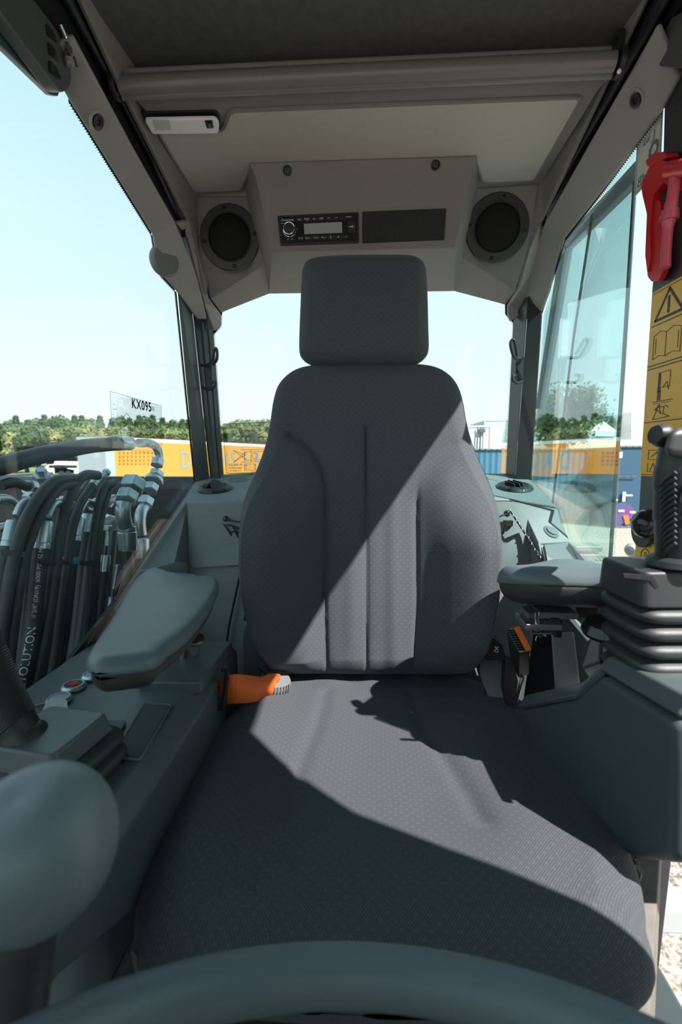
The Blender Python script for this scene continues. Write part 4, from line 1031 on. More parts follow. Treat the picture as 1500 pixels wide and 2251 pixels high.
def ringbtn(u, v, r, lab_mat, nm='push_button', tri=False):
    c = LZ(u, v); b = B(); lathe(b, [(r*.72, 0), (r, 0), (r*1.0, .003), (r*.85, .006), (r*.74, .006), (r*.72, .003)], c, (0, 0, 1), 36); o_ = obj(nm, b, zinc, lc)
    b = B(); lathe(b, [(.001, 0), (r*.71, 0), (r*.71, .005), (r*.6, .006), (.001, .0065)], c, (0, 0, 1), 30); p_ = obj('button_face', b, lab_mat, o_)
    if tri:
        b = B(); cc = c+Vector((0, 0, .0070)); pts = [cc+Vector((math.cos(a)*r*.5, math.sin(a)*r*.5, 0)) for a in (PI/2, PI/2+2*PI/3, PI/2+4*PI/3)]
        ribbon(b, pts+[pts[0]], .0017, (0, 0, 1)); pts = [cc+(p-cc)*.42 for p in pts]; ribbon(b, pts+[pts[0]], .0014, (0, 0, 1)); obj('hazard_triangle', b, plastic('hazard_red', (.75, .03, .05), .4), p_, smooth=False)
    return o_
ringbtn(162, 1511, .0175, black, 'hazard_button', True)
ringbtn(205, 1487, .0175, plastic('pale_blue_button', (.25, .33, .36), .3), 'push_button')
ringbtn(130, 1540, .0175, plastic('pale_blue_button2', (.25, .33, .36), .3), 'push_button')
ringbtn(88, 1566, .0175, black, 'push_button')
b = B(); c = LZ(122, 1560, .004)
prism(b, rounded([LZ(92, 1563, .018), LZ(103, 1541, .018), LZ(130, 1533, .018), LZ(147, 1538, .018), LZ(150, 1560, .018), LZ(128, 1562, .018)], .004), (0, 0, -.016)); obj('rotary_knob', b, beigek, lc, bevel=.003)

# ================================================================== RIGHT CONSOLE
rcn = thing('side_console', 'dark green-grey right control console carrying the ribbed joystick', 'console', (.40, .55, -.75))
Xc = .285
sidep = [P(1140, 1556, .70), P(1265, 1535, .62), P(1322, 1494, .56), P(1500, 1600, .46), P(1600, 1662, .42), P(1640, 1950, .40), P(1500, 1900, .47), P(1370, 1882, .505), P(1240, 1800, .60), P(1140, 1640, .72)]
# built from plan and heights: inner face nearly parallel to the seat
XI = .262
def CX(u, v, X): return PX(u, v, X)
pa = [CX(1138, 1556, .262), CX(1265, 1532, .285), CX(1320, 1478, .30), CX(1488, 1585, .31), CX(1492, 1700, .31), CX(1484, 1897, .31), CX(1378, 1884, .31), CX(1200, 1700, .28)]
b = B(); prism(b, pa, (.18, .0, 0)); obj('console_side', b, consd, rcn, bevel=.012, seg=4)
# rim strip along the upper edge
up_ = [CX(1138, 1552, .258), CX(1262, 1528, .281), CX(1318, 1470, .296), CX(1490, 1573, .306)]
b = B(); n = len(up_); vs = [p for p in up_]+[p+Vector((.012, .0, .020 if i < 2 else .018)) for i, p in enumerate(up_)]+[p+Vector((.18, .0, .022)) for p in up_]
add_vf(b, vs, [(i, i+1, n+i+1, n+i) for i in range(n-1)]+[(n+i, n+i+1, 2*n+i+1, 2*n+i) for i in range(n-1)])
obj('console_rim', b, consm, rcn, solid=.01, soff=-1, bevel=.003)
# inner riser block behind (dark upright with grey front)
b = B(); hexa(b, [P(1222, 1535, .70), P(1278, 1520, .70), P(1276, 1515, .80), P(1222, 1530, .80)], [P(1212, 1392, .74), P(1262, 1389, .74), P(1262, 1389, .82), P(1212, 1392, .82)]); obj('riser_block', b, plastic('riser_grey', (.17, .165, .168), .6, .5, 700), rcn, bevel=.003)
b = B(); hexa(b, [P(1150, 1550, .84), P(1224, 1535, .80), P(1224, 1530, .90), P(1150, 1545, .90)], [P(1172, 1392, .84), P(1214, 1392, .80), P(1214, 1392, .90), P(1172, 1392, .90)]); obj('riser_back', b, black, rcn, bevel=.003)
b = B(); lathe(b, [(.002, 0), (.011, 0), (.012, .006), (.009, .012), (.002, .013)], P(1191, 1407, .80), (0, -1, .2), 20); obj('round_knob', b, blackg, rcn)
b = B(); hexa(b, [P(1278, 1470, .62), P(1318, 1455, .58), P(1360, 1475, .62), P(1300, 1500, .70)], [P(1302, 1393, .66), P(1322, 1400, .62), P(1385, 1420, .62), P(1350, 1380, .72)]); obj('joystick_shoulder', b, consm, rcn, bevel=.005)
b = B(); hexa(b, [P(1245, 1355, .80), P(1292, 1410, .76), P(1298, 1404, .76), P(1252, 1345, .80)], [P(1245, 1340, .92), P(1292, 1390, .88), P(1298, 1384, .88), P(1252, 1330, .92)]); obj('side_rail', b, lowg2, rcn, bevel=.001)
b = B(); hexa(b, [P(1330, 1320, .80), P(1390, 1420, .70), P(1402, 1412, .70), P(1345, 1318, .80)], [P(1330, 1310, .86), P(1390, 1410, .76), P(1402, 1400, .76), P(1345, 1308, .86)]); obj('side_rail', b, lowg2, rcn, bevel=.001)
b = B(); prism(b, [P(1150, 1300, .93), P(1400, 1280, .88), P(1420, 1500, .80), P(1200, 1520, .88)], (0, .02, 0)); obj('well_back', b, consd, rcn, smooth=False)
b = B(); lathe(b, [(.002, 0), (.030, 0), (.032, .005), (.026, .016), (.010, .02), (.002, .02)], P(1336, 1392, .60), (-.1, -.1, 1), 28); obj('dome_button', b, blackg, rcn)

# ================================================================== JOYSTICKS
def bellows(bm, c0, c1, w0, w1, d0, d1, folds, ax=None, amp=.006):
    """rectangular rubber bellows between two centres"""
    vs = []; m = 32; rows = folds*6+1
    for r in range(rows):
        t = r/(rows-1); c = c0.lerp(c1, t); wv = (2*abs(math.sin(t*folds*PI))**.7-1)*amp
        w_, dd = w0+(w1-w0)*t + wv, d0+(d1-d0)*t + wv
        for k in range(m):
            a = 2*PI*k/m; ca, sa = math.cos(a), math.sin(a); e_ = .45
            vs.append(c+ax[0]*(w_*math.copysign(abs(ca)**e_, ca))+ax[1]*(dd*math.copysign(abs(sa)**e_, sa)))
    fs = [(i*m+k, i*m+(k+1) % m, (i+1)*m+(k+1) % m, (i+1)*m+k) for i in range(rows-1) for k in range(m)]
    fs += [tuple(range(m)), tuple((rows-1)*m+k for k in reversed(range(m)))]
    return add_vf(bm, vs, fs)
rj = thing('joystick', 'black ribbed joystick with square bellows boot on the right console', 'joystick', P(1440, 1510, .52))
YJ = .53
ctr_top = P(1443, 1312, YJ+.02); ctr_bot = P(1449, 1490, YJ+.02)
axj = (Vector((1, .08, 0)).normalized(), Vector((-.08, 1, 0)).normalized())
b = B(); bellows(b, ctr_bot, ctr_top, .0475, .0455, .045, .043, 5, axj, .0055); obj('bellows', b, rubber, rj, sharp=60)
b = B(); bellows(b, P(1456, 1545, YJ+.02), P(1450, 1482, YJ+.02), .056, .051, .055, .048, 1, axj, .002); obj('boot_foot', b, rubber, rj, sharp=60)
b = B()
tcap = P(1443, 1262, YJ+.015)
rr2 = []
def rrect(c, w_, d_, ax, r): return rounded([c-ax[0]*w_-ax[1]*d_, c+ax[0]*w_-ax[1]*d_, c+ax[0]*w_+ax[1]*d_, c-ax[0]*w_+ax[1]*d_], r)
lo_, hi_ = rrect(P(1443, 1312, YJ+.02), .048, .045, axj, .012), rrect(P(1443, 1238, YJ+.02), .045, .040, axj, .012)
m = len(lo_); add_vf(b, lo_+hi_, [(i, (i+1) % m, m+(i+1) % m, m+i) for i in range(m)]+[tuple(range(m)), tuple(range(2*m-1, m-1, -1))]); obj('boot_top', b, rubber, rj, bevel=.004)
b = B(); prism(b, rounded([P(1372, 1262, .505), P(1436, 1266, .505), P(1450, 1292, .505), P(1440, 1296, .505), P(1430, 1276, .505), P(1372, 1270, .505)], .002), (0, .004, 0)); obj('boot_groove', b, black, rj)
stem = [P(1494, 1240, YJ), P(1494, 1180, YJ), P(1494, 1130, YJ), P(1496, 1080, YJ), P(1502, 1030, YJ), P(1510, 985, YJ)]
b = B(); tube(b, cat_rom(stem, 6), [.030, .028]+[.0235]*9+[.025]*8+[.027]*6+[.026]*6, 24); o_ = obj('grip', b, rubber, rj)
b = B()
for k in range(13):
    y0 = 1050+k*13
    pts = [P(1452+ (k*.3), y0+18, YJ-.010), P(1466, y0+2, YJ-.021), P(1486, y0-12, YJ-.029)]
    tube(b, cat_rom([p+Vector((.0012, .0015, 0)) for p in pts], 4), .0022, 6)
obj('grip_ribs', b, rubber, rj)
b = B(); hexa(b, [P(1456, 1003, YJ-.03), P(1536, 1012, YJ-.03), P(1541, 1005, YJ+.03), P(1464, 998, YJ+.03)], [P(1472, 940, YJ-.03), P(1546, 936, YJ-.03), P(1546, 940, YJ+.03), P(1476, 944, YJ+.03)]); obj('grip_head', b, plastic('grip_head_grey', (.06, .062, .066), .42), rj, bevel=.010, seg=4)
b = B(); lathe(b, [(.002, 0), (.012, 0), (.013, .006), (.010, .013), (.002, .014)], P(1462, 958, YJ), (-1, -.25, .1), 24); obj('thumb_button', b, black, rj)
b = B(); prism(b, rounded([P(1500, 1105, YJ-.032), P(1516, 1055, YJ-.032), P(1536, 1050, YJ-.032), P(1536, 1120, YJ-.032)], .004), (0, .006, 0)); obj('trigger_rocker', b, plastic('rocker_grey', (.2, .2, .205), .3), rj, bevel=.002)
b = B(); tube(b, [P(1496, 1128, YJ-.02), P(1546, 1128, YJ-.02)], .004, 8); obj('rocker_guard', b, black, rj)
b = B(); lathe(b, [(.002, 0), (.034, 0), (.032, .006), (.026, .010), (.002, .010)], P(1494, 1240, YJ), (0, 0, 1), 28); obj('stem_collar', b, rubber, rj)

lj = thing('joystick', 'dark ribbed joystick on the left console at the picture edge', 'joystick', P(110, 1750, .42))
YL = .45
axl = (Vector((1, -.15, 0)).normalized(), Vector((.15, 1, 0)).normalized())
ct, cbm = P(118, 1640, YL), P(150, 1790, YL)
b = B(); bellows(b, cbm+Vector((-.012, 0, -.03)), ct, .070, .052, .065, .052, 6, axl, .005); obj('bellows', b, rubber, lj, sharp=60)
b = B(); lo_, hi_ = rrect(P(112, 1668, YL), .050, .050, axl, .010), rrect(P(112, 1600, YL), .040, .040, axl, .010)
m = len(lo_); add_vf(b, lo_+hi_, [(i, (i+1) % m, m+(i+1) % m, m+i) for i in range(m)]+[tuple(range(m)), tuple(range(2*m-1, m-1, -1))]); obj('boot_top', b, consm, lj, bevel=.005)
b = B(); st_ = cat_rom([P(62, 1650, YL-.01), P(28, 1590, YL-.01), P(0, 1535, YL-.01), P(-30, 1470, YL-.01), P(-60, 1400, YL-.01)], 6)
tube(b, st_, [.026]*4+[.022]*(len(st_)-8)+[.024]*4, 22); obj('grip', b, rubber, lj)
b = B()
T, U, V = frames(st_)
for k in range(6, len(st_)-2, 1):
    for f0 in (0, .5):
        c = st_[k].lerp(st_[k+1], f0)
        tube(b, [c+(U[k]*math.cos(a)+V[k]*math.sin(a))*.0225+T[k]*(.006*math.sin(a)) for a in [2*PI*i/20 for i in range(20)]], .0016, 6, closed=True)
obj('grip_ribs', b, rubber, lj)

# foreground lever knob, out of focus
kn = thing('lever_knob', 'large smooth grey lever knob blurred in the lower left foreground', 'lever', P(60, 2200, .2))
c = P(78, 1855, .215)
b = B()
prof = [(.001, -.042), (.020, -.041), (.034, -.030), (.0405, -.012), (.0415, .004), (.038, .018), (.029, .029), (.018, .034), (.008, .034), (.001, .033)]
lathe(b, prof, c, (-.10, -.25, 1), 40); obj('knob', b, knobm, kn, sub=1)
b = B(); tube(b, cat_rom([P(60, 1980, .225), P(40, 2100, .222), P(20, 2260, .215), P(-10, 2500, .21)], 6), .019, 20); obj('lever_stem', b, plastic('stem_dark', (.055, .055, .058), .5), kn)

# steering wheel at the bottom, out of focus
sw_ = thing('steering_wheel', 'dark steering wheel rim blurred across the bottom of the view', 'steering wheel', (.03, .16, -.5))
# rim in a plane tilted towards the seat
wc = Vector((.012, .105, -.335)); wn_ = Vector((0, .5, .866)).normalized()
rimtop = P(815, 2145, .262)
wr = .20
u_ = Vector((1, 0, 0)); v_ = wn_.cross(u_).normalized()
if v_.y < 0: v_ = -v_
wc = rimtop - v_*wr
b = B(); tube(b, [wc+u_*math.cos(a)*wr+v_*math.sin(a)*wr for a in [2*PI*i/72 for i in range(72)]], .0165, 20, closed=True); obj('rim', b, wheelm, sw_)
b = B(); lathe(b, [(.002, -.02), (.060, -.02), (.075, -.008), (.070, .004), (.002, .010)], wc-wn_*.02, wn_, 40); obj('hub', b, hubm, sw_)
for a in (R(205), R(335), R(270)):
    b = B(); d = u_*math.cos(a)+v_*math.sin(a); s = wn_.cross(d)
    hexa(b, [wc+d*.06-s*.03-wn_*.03, wc+d*.06+s*.03-wn_*.03, wc+d*(wr-.006)+s*.022-wn_*.008, wc+d*(wr-.006)-s*.022-wn_*.008], [wc+d*.06-s*.03-wn_*.015, wc+d*.06+s*.03-wn_*.015, wc+d*(wr-.006)+s*.022+wn_*.004, wc+d*(wr-.006)-s*.022+wn_*.004]); obj('spoke', b, hubm, sw_, bevel=.003)
b = B(); tube(b, [wc-wn_*.03, wc-wn_*.30+Vector((0, -.12, 0))], .035, 20); obj('steering_column', b, hubm, sw_)

# grey step panel beside the seat base, lower left
b = B(); prism(b, [PX(300, 1940, -.285), PX(120, 2120, -.285), PX(20, 2251, -.285), PX(60, 2600, -.285), PX(197, 2251, -.285), PX(297, 2043, -.285)], (.01, 0, 0)); prism(b, [PX(297, 2043, -.275), PX(197, 2251, -.275), PX(230, 2300, -.26), PX(276, 2213, -.26), PX(304, 2130, -.26)], (.01, .0, 0)); obj('side_step_panel', b, plastic('step_grey', (.22, .27, .285), .5), label='plain grey plate left of the seat base at the floor', cat='panel', bevel=.003)
# post at the right of the seat
b = B(); hexa(b, [P(1390, 2250, .42), P(1428, 2250, .42), P(1440, 2250, .46), P(1400, 2250, .46)], [P(1402, 1880, .53), P(1452, 1880, .53), P(1456, 1880, .56), P(1406, 1880, .56)]); obj('sill_post', b, postm, label='flat brown-grey upright plate right of the seat cushion front', cat='post', bevel=.002)
b = B(); 
for k in range(4): tube(b, cat_rom([P(1385+k*5, 1890, .50), P(1395+k*4, 1905+k*4, .495), P(1388+k*4, 1925+k*5, .50)], 4), .003, 6)
obj('cable_bundle', b, black, label='black cables below the right console corner', cat='cable')
# ================================================================== DOOR POST: hammer, stickers
def S_(u, v, X=None): return PX(u, v, XB-.001 if X is None else X)
hm = thing('emergency_hammer', 'red emergency hammer in its holder on the dark door post', 'hammer', S_(1460, 600))
hx = XB-.004
b = B(); prism(b, rounded([PX(1428, 405, hx), PX(1448, 362, hx), PX(1478, 352, hx), PX(1508, 360, hx), PX(1510, 420, hx), PX(1478, 400, hx), PX(1455, 430, hx), PX(1448, 500, hx), PX(1450, 560, hx), PX(1442, 600, hx), PX(1437, 560, hx), PX(1441, 470, hx), PX(1430, 425, hx)], .004), (-.014, 0, 0)); obj('holder', b, red, hm, bevel=.0015)
b = B(); prism(b, rounded([PX(1446, 352, hx), PX(1468, 333, hx), PX(1492, 334, hx), PX(1496, 344, hx), PX(1476, 352, hx), PX(1450, 366, hx)], .004), (-.02, 0, 0)); obj('holder_clip', b, red, hm, bevel=.0015)
b = B(); prism(b, rounded([PX(1438, 440, hx), PX(1466, 440, hx), PX(1474, 520, hx), PX(1474, 590, hx), PX(1462, 616, hx), PX(1446, 620, hx), PX(1436, 606, hx), PX(1440, 520, hx)], .006), (-.010, 0, 0)); obj('handle_guard', b, red, hm, bevel=.003)
hxx = hx-.018
b = B(); tube(b, cat_rom([PX(1488, 370, hxx), PX(1480, 430, hxx), PX(1472, 480, hxx), PX(1466, 540, hxx), PX(1464, 588, hxx)], 6), [.0085]*8+[.0095]*6+[.0075]*11, 16); lathe(b, [(.002, -.004), (.0135, -.004), (.0135, .004), (.002, .004)], PX(1472, 478, hxx), (0, .1, -1), 20); lathe(b, [(.002, -.003), (.012, -.003), (.012, .003), (.002, .003)], PX(1474, 466, hxx), (0, .1, -1), 20); hd = obj('hammer_handle', b, redl, hm)
b = B(); tube(b, [PX(1474, 372, hxx), PX(1540, 362, hxx)], .0125, 16); obj('hammer_head', b, red, hm)
b = B(); box(b, PX(1437, 494, hx-.004), (.008, .010, .010)); obj('latch', b, red, hm, bevel=.001)

sx_ = XB-.0012
def ST(s, t, X=sx_):  # local coordinates on the post face: s across 0..1 (left to right in view), t down in pixels at the left edge
    l = PX(1434 - (t-640)*.066, t, X); z = l.z; y = l.y + (-.105)*s
    return Vector((X, y, z))
def sticker(nm, lab, t0, t1, w=1.0, mat=yel):
    t = thing(nm, lab, 'sticker', ST(.5, t1)); b = B(); prism(b, [ST(0.02, t0), ST(w, t0), ST(w, t1), ST(.02, t1)], (-.0008, 0, 0)); obj('sheet', b, mat, t, smooth=False); return t
t = sticker('warning_sticker', 'tall yellow warning sticker with triangle and pictograms on door post', 645, 1045)
b = B(); nx = (-1, 0, 0); sx2 = sx_-.001
def q(s, t): return ST(s, t, sx2)
def line(pts, w=.0014): ribbon(b, [q(*p) for p in pts], w, nx)
line([(.06, 650), (.94, 650)], .0009); line([(.06, 722), (.94, 722)]); line([(.02, 808), (.98, 808)], .0016); line([(.02, 815), (.98, 815)], .0016); line([(.02, 930), (.98, 930)]); line([(.04, 1042), (.96, 1042)], .001)
line([(.46, 655), (.14, 712), (.80, 712), (.46, 655)], .0042)
line([(.46, 672), (.46, 694)], .005); line([(.46, 699), (.46, 704)], .005)
line([(.14, 745), (.14, 795), (.30, 790), (.45, 795), (.62, 790), (.80, 795), (.80, 745), (.62, 738), (.45, 745), (.30, 738), (.14, 745)], .0009); line([(.45, 745), (.45, 795)], .0009); line([(.2, 752), (.2, 786)], .0007); line([(.74, 752), (.74, 786)], .0007)
line([(.30, 828), (.62, 828), (.62, 860), (.30, 860)], .0008); line([(.36, 838), (.36, 866)], .006); line([(.34, 866), (.34, 885)], .003); line([(.39, 866), (.39, 885)], .003); line([(.36, 831), (.36, 835)], .005); line([(.22, 888), (.72, 888)], .0012); line([(.45, 860), (.55, 850), (.60, 866)], .001); line([(.24, 892), (.66, 892)], .0008)
line([(.25, 925), (.35, 905), (.45, 915), (.40, 900), (.52, 900), (.5, 915), (.66, 922), (.25, 925)], .0012); line([(.3, 905), (.4, 896)], .003); line([(.55, 898), (.62, 903)], .0012)
line([(.20, 975), (.38, 938), (.55, 975)], .001); line([(.30, 972), (.38, 952), (.46, 972)], .001); line([(.38, 942), (.38, 960)], .002)
line([(.2, 990), (.2, 1010), (.5, 1010), (.5, 990), (.2, 990)], .0008); line([(.28, 1004), (.42, 994), (.5, 1006)], .0012)
line([(.2, 1018), (.2, 1036), (.5, 1036)], .0008); line([(.26, 1034), (.34, 1018), (.42, 1034), (.5, 1020)], .0012)
obj('pictograms', b, ink, t, smooth=False)
t = sticker('warning_sticker', 'short yellow sticker with circled P at foot of door post', 1178, 1236)
b = B(); line([(.05, 1183), (.95, 1183)], .0009); cc = ST(.30, 1214, sx2)
ribbon(b, [cc+Vector((0, math.cos(a)*.0125, math.sin(a)*.0125)) for a in [2*PI*i/24 for i in range(25)]], .0012, nx); text_on(b, 'P', cc, Vector((0, -1, 0)), Vector((0, 0, 1)), .018); obj('symbol', b, ink, t, smooth=False)
b = B(); line([(.62, 1206), (.82, 1228)], .003); line([(.82, 1206), (.60, 1228)], .003); line([(.72, 1204), (.72, 1228)], .002); obj('red_cross', b, plastic('dark_red_ink', (.35, .03, .02), .5), t, smooth=False)
# white noise label stuck on the glass by the post
t = thing('noise_label', 'white noise level label seen from behind beside the door post', 'label', PX(1430, 420, .507))
xw = .508
b = B(); prism(b, [PX(1401, 298, xw), PX(1458, 232, xw), PX(1452, 370, xw), PX(1395, 434, xw)], (.001, 0, 0)); obj('sheet', b, paper, t, smooth=False)
b = B(); xw2 = xw-.0006; yx = Vector((0, 1, 0))
text_on(b, 'L', PX(1436, 300, xw2), yx, Vector((0, 0, 1)), .026); text_on(b, 'WA', PX(1422, 312, xw2), yx, Vector((0, 0, 1)), .013)
text_on(b, '9', PX(1436, 346, xw2), Vector((0, -1, 0)), Vector((0, 0, 1)), .072); text_on(b, 'dB', PX(1411, 396, xw2), yx, Vector((0, 0, 1)), .026)
for pl in ([PX(1403, 300, xw2), PX(1456, 240, xw2), PX(1450, 366, xw2), PX(1397, 426, xw2), PX(1403, 300, xw2)],): ribbon(b, pl, .0008, nx)
obj('lettering', b, plastic('label_grey_ink', (.16, .17, .17), .5), t, smooth=False)
# black ball mirror/lamp on the post
t = thing('round_switch', 'glossy black ball-shaped fitting low on the door post', 'fitting', S_(1420, 1180))
b = B(); lathe(b, [(.001, -.026), (.014, -.022), (.023, -.012), (.026, 0), (.023, .012), (.014, .022), (.001, .026)], PX(1425, 1152, .485), (-1, 0, .2), 32); obj('ball', b, blackg, t)
b = B(); lathe(b, [(.002, 0), (.030, 0), (.030, .006), (.002, .006)], PX(1425, 1166, .500)+Vector((-.006, 0, 0)), (-1, 0, 0), 28); obj('flange', b, black, t)
# glossy dark bracket at the top of the post
b = B(); prism(b, rounded([PX(1462, 60, .49), PX(1540, 20, .49), PX(1540, 150, .49), PX(1478, 145, .49), PX(1465, 120, .49)], .01), (-.02, 0, 0)); obj('upper_latch', b, plastic('latch_grey', (.09, .09, .095), .35), label='dark grey latch block at the top of door post', cat='latch', bevel=.004)
# raised front window corner, top left
fw = thing('window_latch', 'dark grey latch housing of the raised front window, top left', 'latch', PX(130, 190, -.50))
b = B(); prism(b, rounded([PX(-40, -60, -.49), PX(60, -60, -.485), PX(118, 20, -.485), PX(158, 148, -.485), PX(160, 188, -.485), PX(143, 204, -.49), PX(128, 200, -.49), PX(60, 110, -.49), PX(0, 30, -.49)], .012), (-.022, 0, 0)); obj('latch_housing', b, plastic('latch_housing_grey', (.085, .095, .10), .4), fw, bevel=.005, seg=3)
b = B(); prism(b, [PX(-60, -20, -.515), PX(0, 18, -.515), PX(135, 196, -.515), PX(128, 212, -.515), PX(112, 208, -.515), PX(-60, 40, -.515)], (-.010, 0, 0)); obj('glass_rail', b, plastic('slate_rail', (.06, .10, .12), .25), fw, bevel=.002)
b = B()
for k in range(3): prism(b, rounded([PX(103+k*4, 52+k*40, -.4835), PX(116+k*4, 66+k*40, -.4835), PX(128+k*4, 96+k*40, -.4835), PX(106+k*4, 78+k*40, -.4835)], .002), (-.004, 0, 0))
obj('finger_slots', b, seal, fw)
b = B(); tube(b, cat_rom([PX(132, 52, -.475), PX(148, 90, -.475), PX(152, 120, -.475), PX(160, 148, -.475)], 5), [.004]*6+[.006]*5+[.009]*5, 10); obj('latch_pin', b, chrome, fw)

# decals on the glass
t = thing('load_chart_decal', 'clear chart decal with model lettering on the left window', 'decal', PX(300, 1000, -.527))
xd = -.5285
b = B(); c4 = [PX(242, 860, xd), PX(355, 892, xd), PX(356, 1000, xd), PX(247, 985, xd)]
prism(b, c4, (.0005, 0, 0)); obj('film', b, gl_film, t, smooth=False)
b = B(); nx = (1, 0, 0); xi = xd+.0012
ay3 = (c4[0]-c4[3]).normalized(); ay3 = Vector((0, 0, 1)); axx = (c4[1]-c4[0]).normalized()
vs_, fs_ = text_vf('KX095', 1)
text_on(b, 'KX095', PX(312, 892, xi), Vector((0, 1, -.0)).normalized(), Vector((0, 0, 1)), .031, space=1.12)
for d in (Vector((0, .0012, 0)), Vector((0, .0006, .0008)), Vector((0, -.0006, -.0006))): text_on(b, 'KX095', PX(312, 892, xi+.0002)+d, Vector((0, 1, 0)), Vector((0, 0, 1)), .031, space=1.12)
text_on(b, 'W', PX(336, 900, xi), Vector((0, 1, 0)), Vector((0, 0, 1)), .019)
obj('model_lettering', b, ink, t, smooth=False)
b = B()
for k in range(6): ribbon(b, [PX(248, 888+k*11, xi), PX(252+ (k%2)*6, 889+k*11, xi)], .0007, nx)
cv_ = [PX(278, 908, xi), PX(268, 925, xi), PX(265, 945, xi), PX(269, 965, xi), PX(280, 976, xi)]; ribbon(b, cat_rom(cv_, 5), .0009, nx)
cv_ = [PX(278, 908, xi), PX(285, 918, xi), PX(287, 940, xi), PX(290, 950, xi)]; ribbon(b, cat_rom(cv_, 5), .0009, nx)
for k in range(4): ribbon(b, [PX(282, 940+k*5, xi), PX(294, 943+k*5, xi)], .0013, nx)
ribbon(b, [PX(284, 936, xi), PX(289, 960, xi)], .0012, nx)
ribbon(b, [PX(320, 935, xi), PX(334, 939, xi), PX(331, 943, xi), PX(320, 941, xi)], .0012, nx); ribbon(b, [PX(309, 952, xi), PX(309, 962, xi)], .0016, nx)
for k in range(3): ribbon(b, [PX(344, 920+k*10, xi), PX(352, 922+k*10, xi)], .0008, nx)
obj('chart_lines', b, inkg, t, smooth=False)
b = B(); ribbon(b, c4+[c4[0]], .0006, (1, 0, 0)); obj('film_border', b, plastic('pale_line', (.3, .36, .38), .4), t, smooth=False)

t = thing('load_chart_decal', 'rectangular decal with excavator line drawings on the rear window', 'decal', P(545, 1040, 1.455))
Yd = 1.4545
def D(u, v): return P(u, v, Yd-.001)
b = B(); c4 = [P(490, 932, Yd), P(640, 926, Yd), P(640, 1044, Yd), P(497, 1040, Yd)]; prism(b, c4, (0, .0005, 0)); obj('film', b, glass('decal_film', (.80, .82, .78), .04, .3), t, smooth=False)
b = B(); ny = (0, -1, 0)
def dl_(pts, w=.0011): ribbon(b, [D(*p) for p in pts], w, ny)
dl_([(490, 932), (640, 926), (640, 1044), (497, 1040), (490, 932)], .0014)
dl_([(530, 947), (564, 947), (564, 957), (530, 957), (530, 947)]); dl_([(555, 947), (555, 936), (572, 935), (572, 945)]); dl_([(560, 953), (575, 946), (590, 940), (584, 948), (566, 957)])
for cx in (545, 573): dl_([(cx+6*math.cos(a), 965+6*math.sin(a)) for a in [2*PI*i/14 for i in range(15)]])
dl_([(522, 961), (585, 960)]); dl_([(536, 957), (522, 970), (510, 972)])
dl_([(513, 990), (540, 1000), (514, 1016)]); dl_([(513, 990), (541, 1010)]); dl_([(514, 1016), (541, 993)])
dl_([(538, 994), (580, 992), (580, 1010), (538, 1012), (538, 994)]); dl_([(530, 989), (590, 988)]); dl_([(530, 1016), (590, 1014)]); dl_([(552, 989), (552, 1016)])
dl_([(560+6*math.cos(a), 1002+6*math.sin(a)) for a in [2*PI*i/14 for i in range(15)]])
dl_([(538, 1020), (562, 1020), (562, 1034), (538, 1034), (538, 1020)])
for s, u, v, z in (('10 - 1 - 10', 550, 1024, .0085), ('10 x 1 - 10', 550, 1030, .0085), ('KX 095 W', 518, 1022, .010), ('STANDARD', 518, 1029, .008), ('STABILITY', 518, 1035, .008)): text_on(b, s, D(u, v), Vector((1, 0, 0)), Vector((0, 0, 1)), z)
obj('line_drawing', b, ink, t, smooth=False)

# ================================================================== HYDRAULIC HOSES OUTSIDE THE LEFT WINDOW
bay = thing('machine_bay', 'dark open hydraulic bay of the machine behind the hoses', 'machine body', (-1.1, 1.0, -1.2))
b = B(); box(b, (-1.60, .75, -.62), (.04, 2.9, 1.02)); obj('bay_wall', b, seal, bay, smooth=False)
b = B(); box(b, (-1.0, 1.98, -.64), (1.0, .04, .98)); box(b, (-1.05, .8, -1.08), (1.05, 2.2, .03)); obj('bay_back', b, seal, bay, smooth=False)
b = B(); box(b, (-1.59, .75, -.10), (.07, 2.9, .03)); box(b, (-1.05, 1.99, -.125), (1.02, .06, .06)); obj('top_rail', b, pillarm, bay, bevel=.004)
b = B()
for u, v in ((342, 1128), (388, 1126), (382, 1112), (394, 1140)): lathe(b, [(.002, 0), (.014, 0), (.014, .010), (.002, .012)], PX(u, v-40, -1.0), (.6, -.8, 0), 6)
obj('bay_bolts', b, steel, bay)
b = B(); box(b, PX(372, 1078, -.95), (.10, .04, .05)); box(b, PX(350, 1066, -.98), (.14, .10, .03)); obj('valve_plate', b, pillarg, bay, bevel=.003)
HG = 'hydraulic hoses arching down beside the left window'
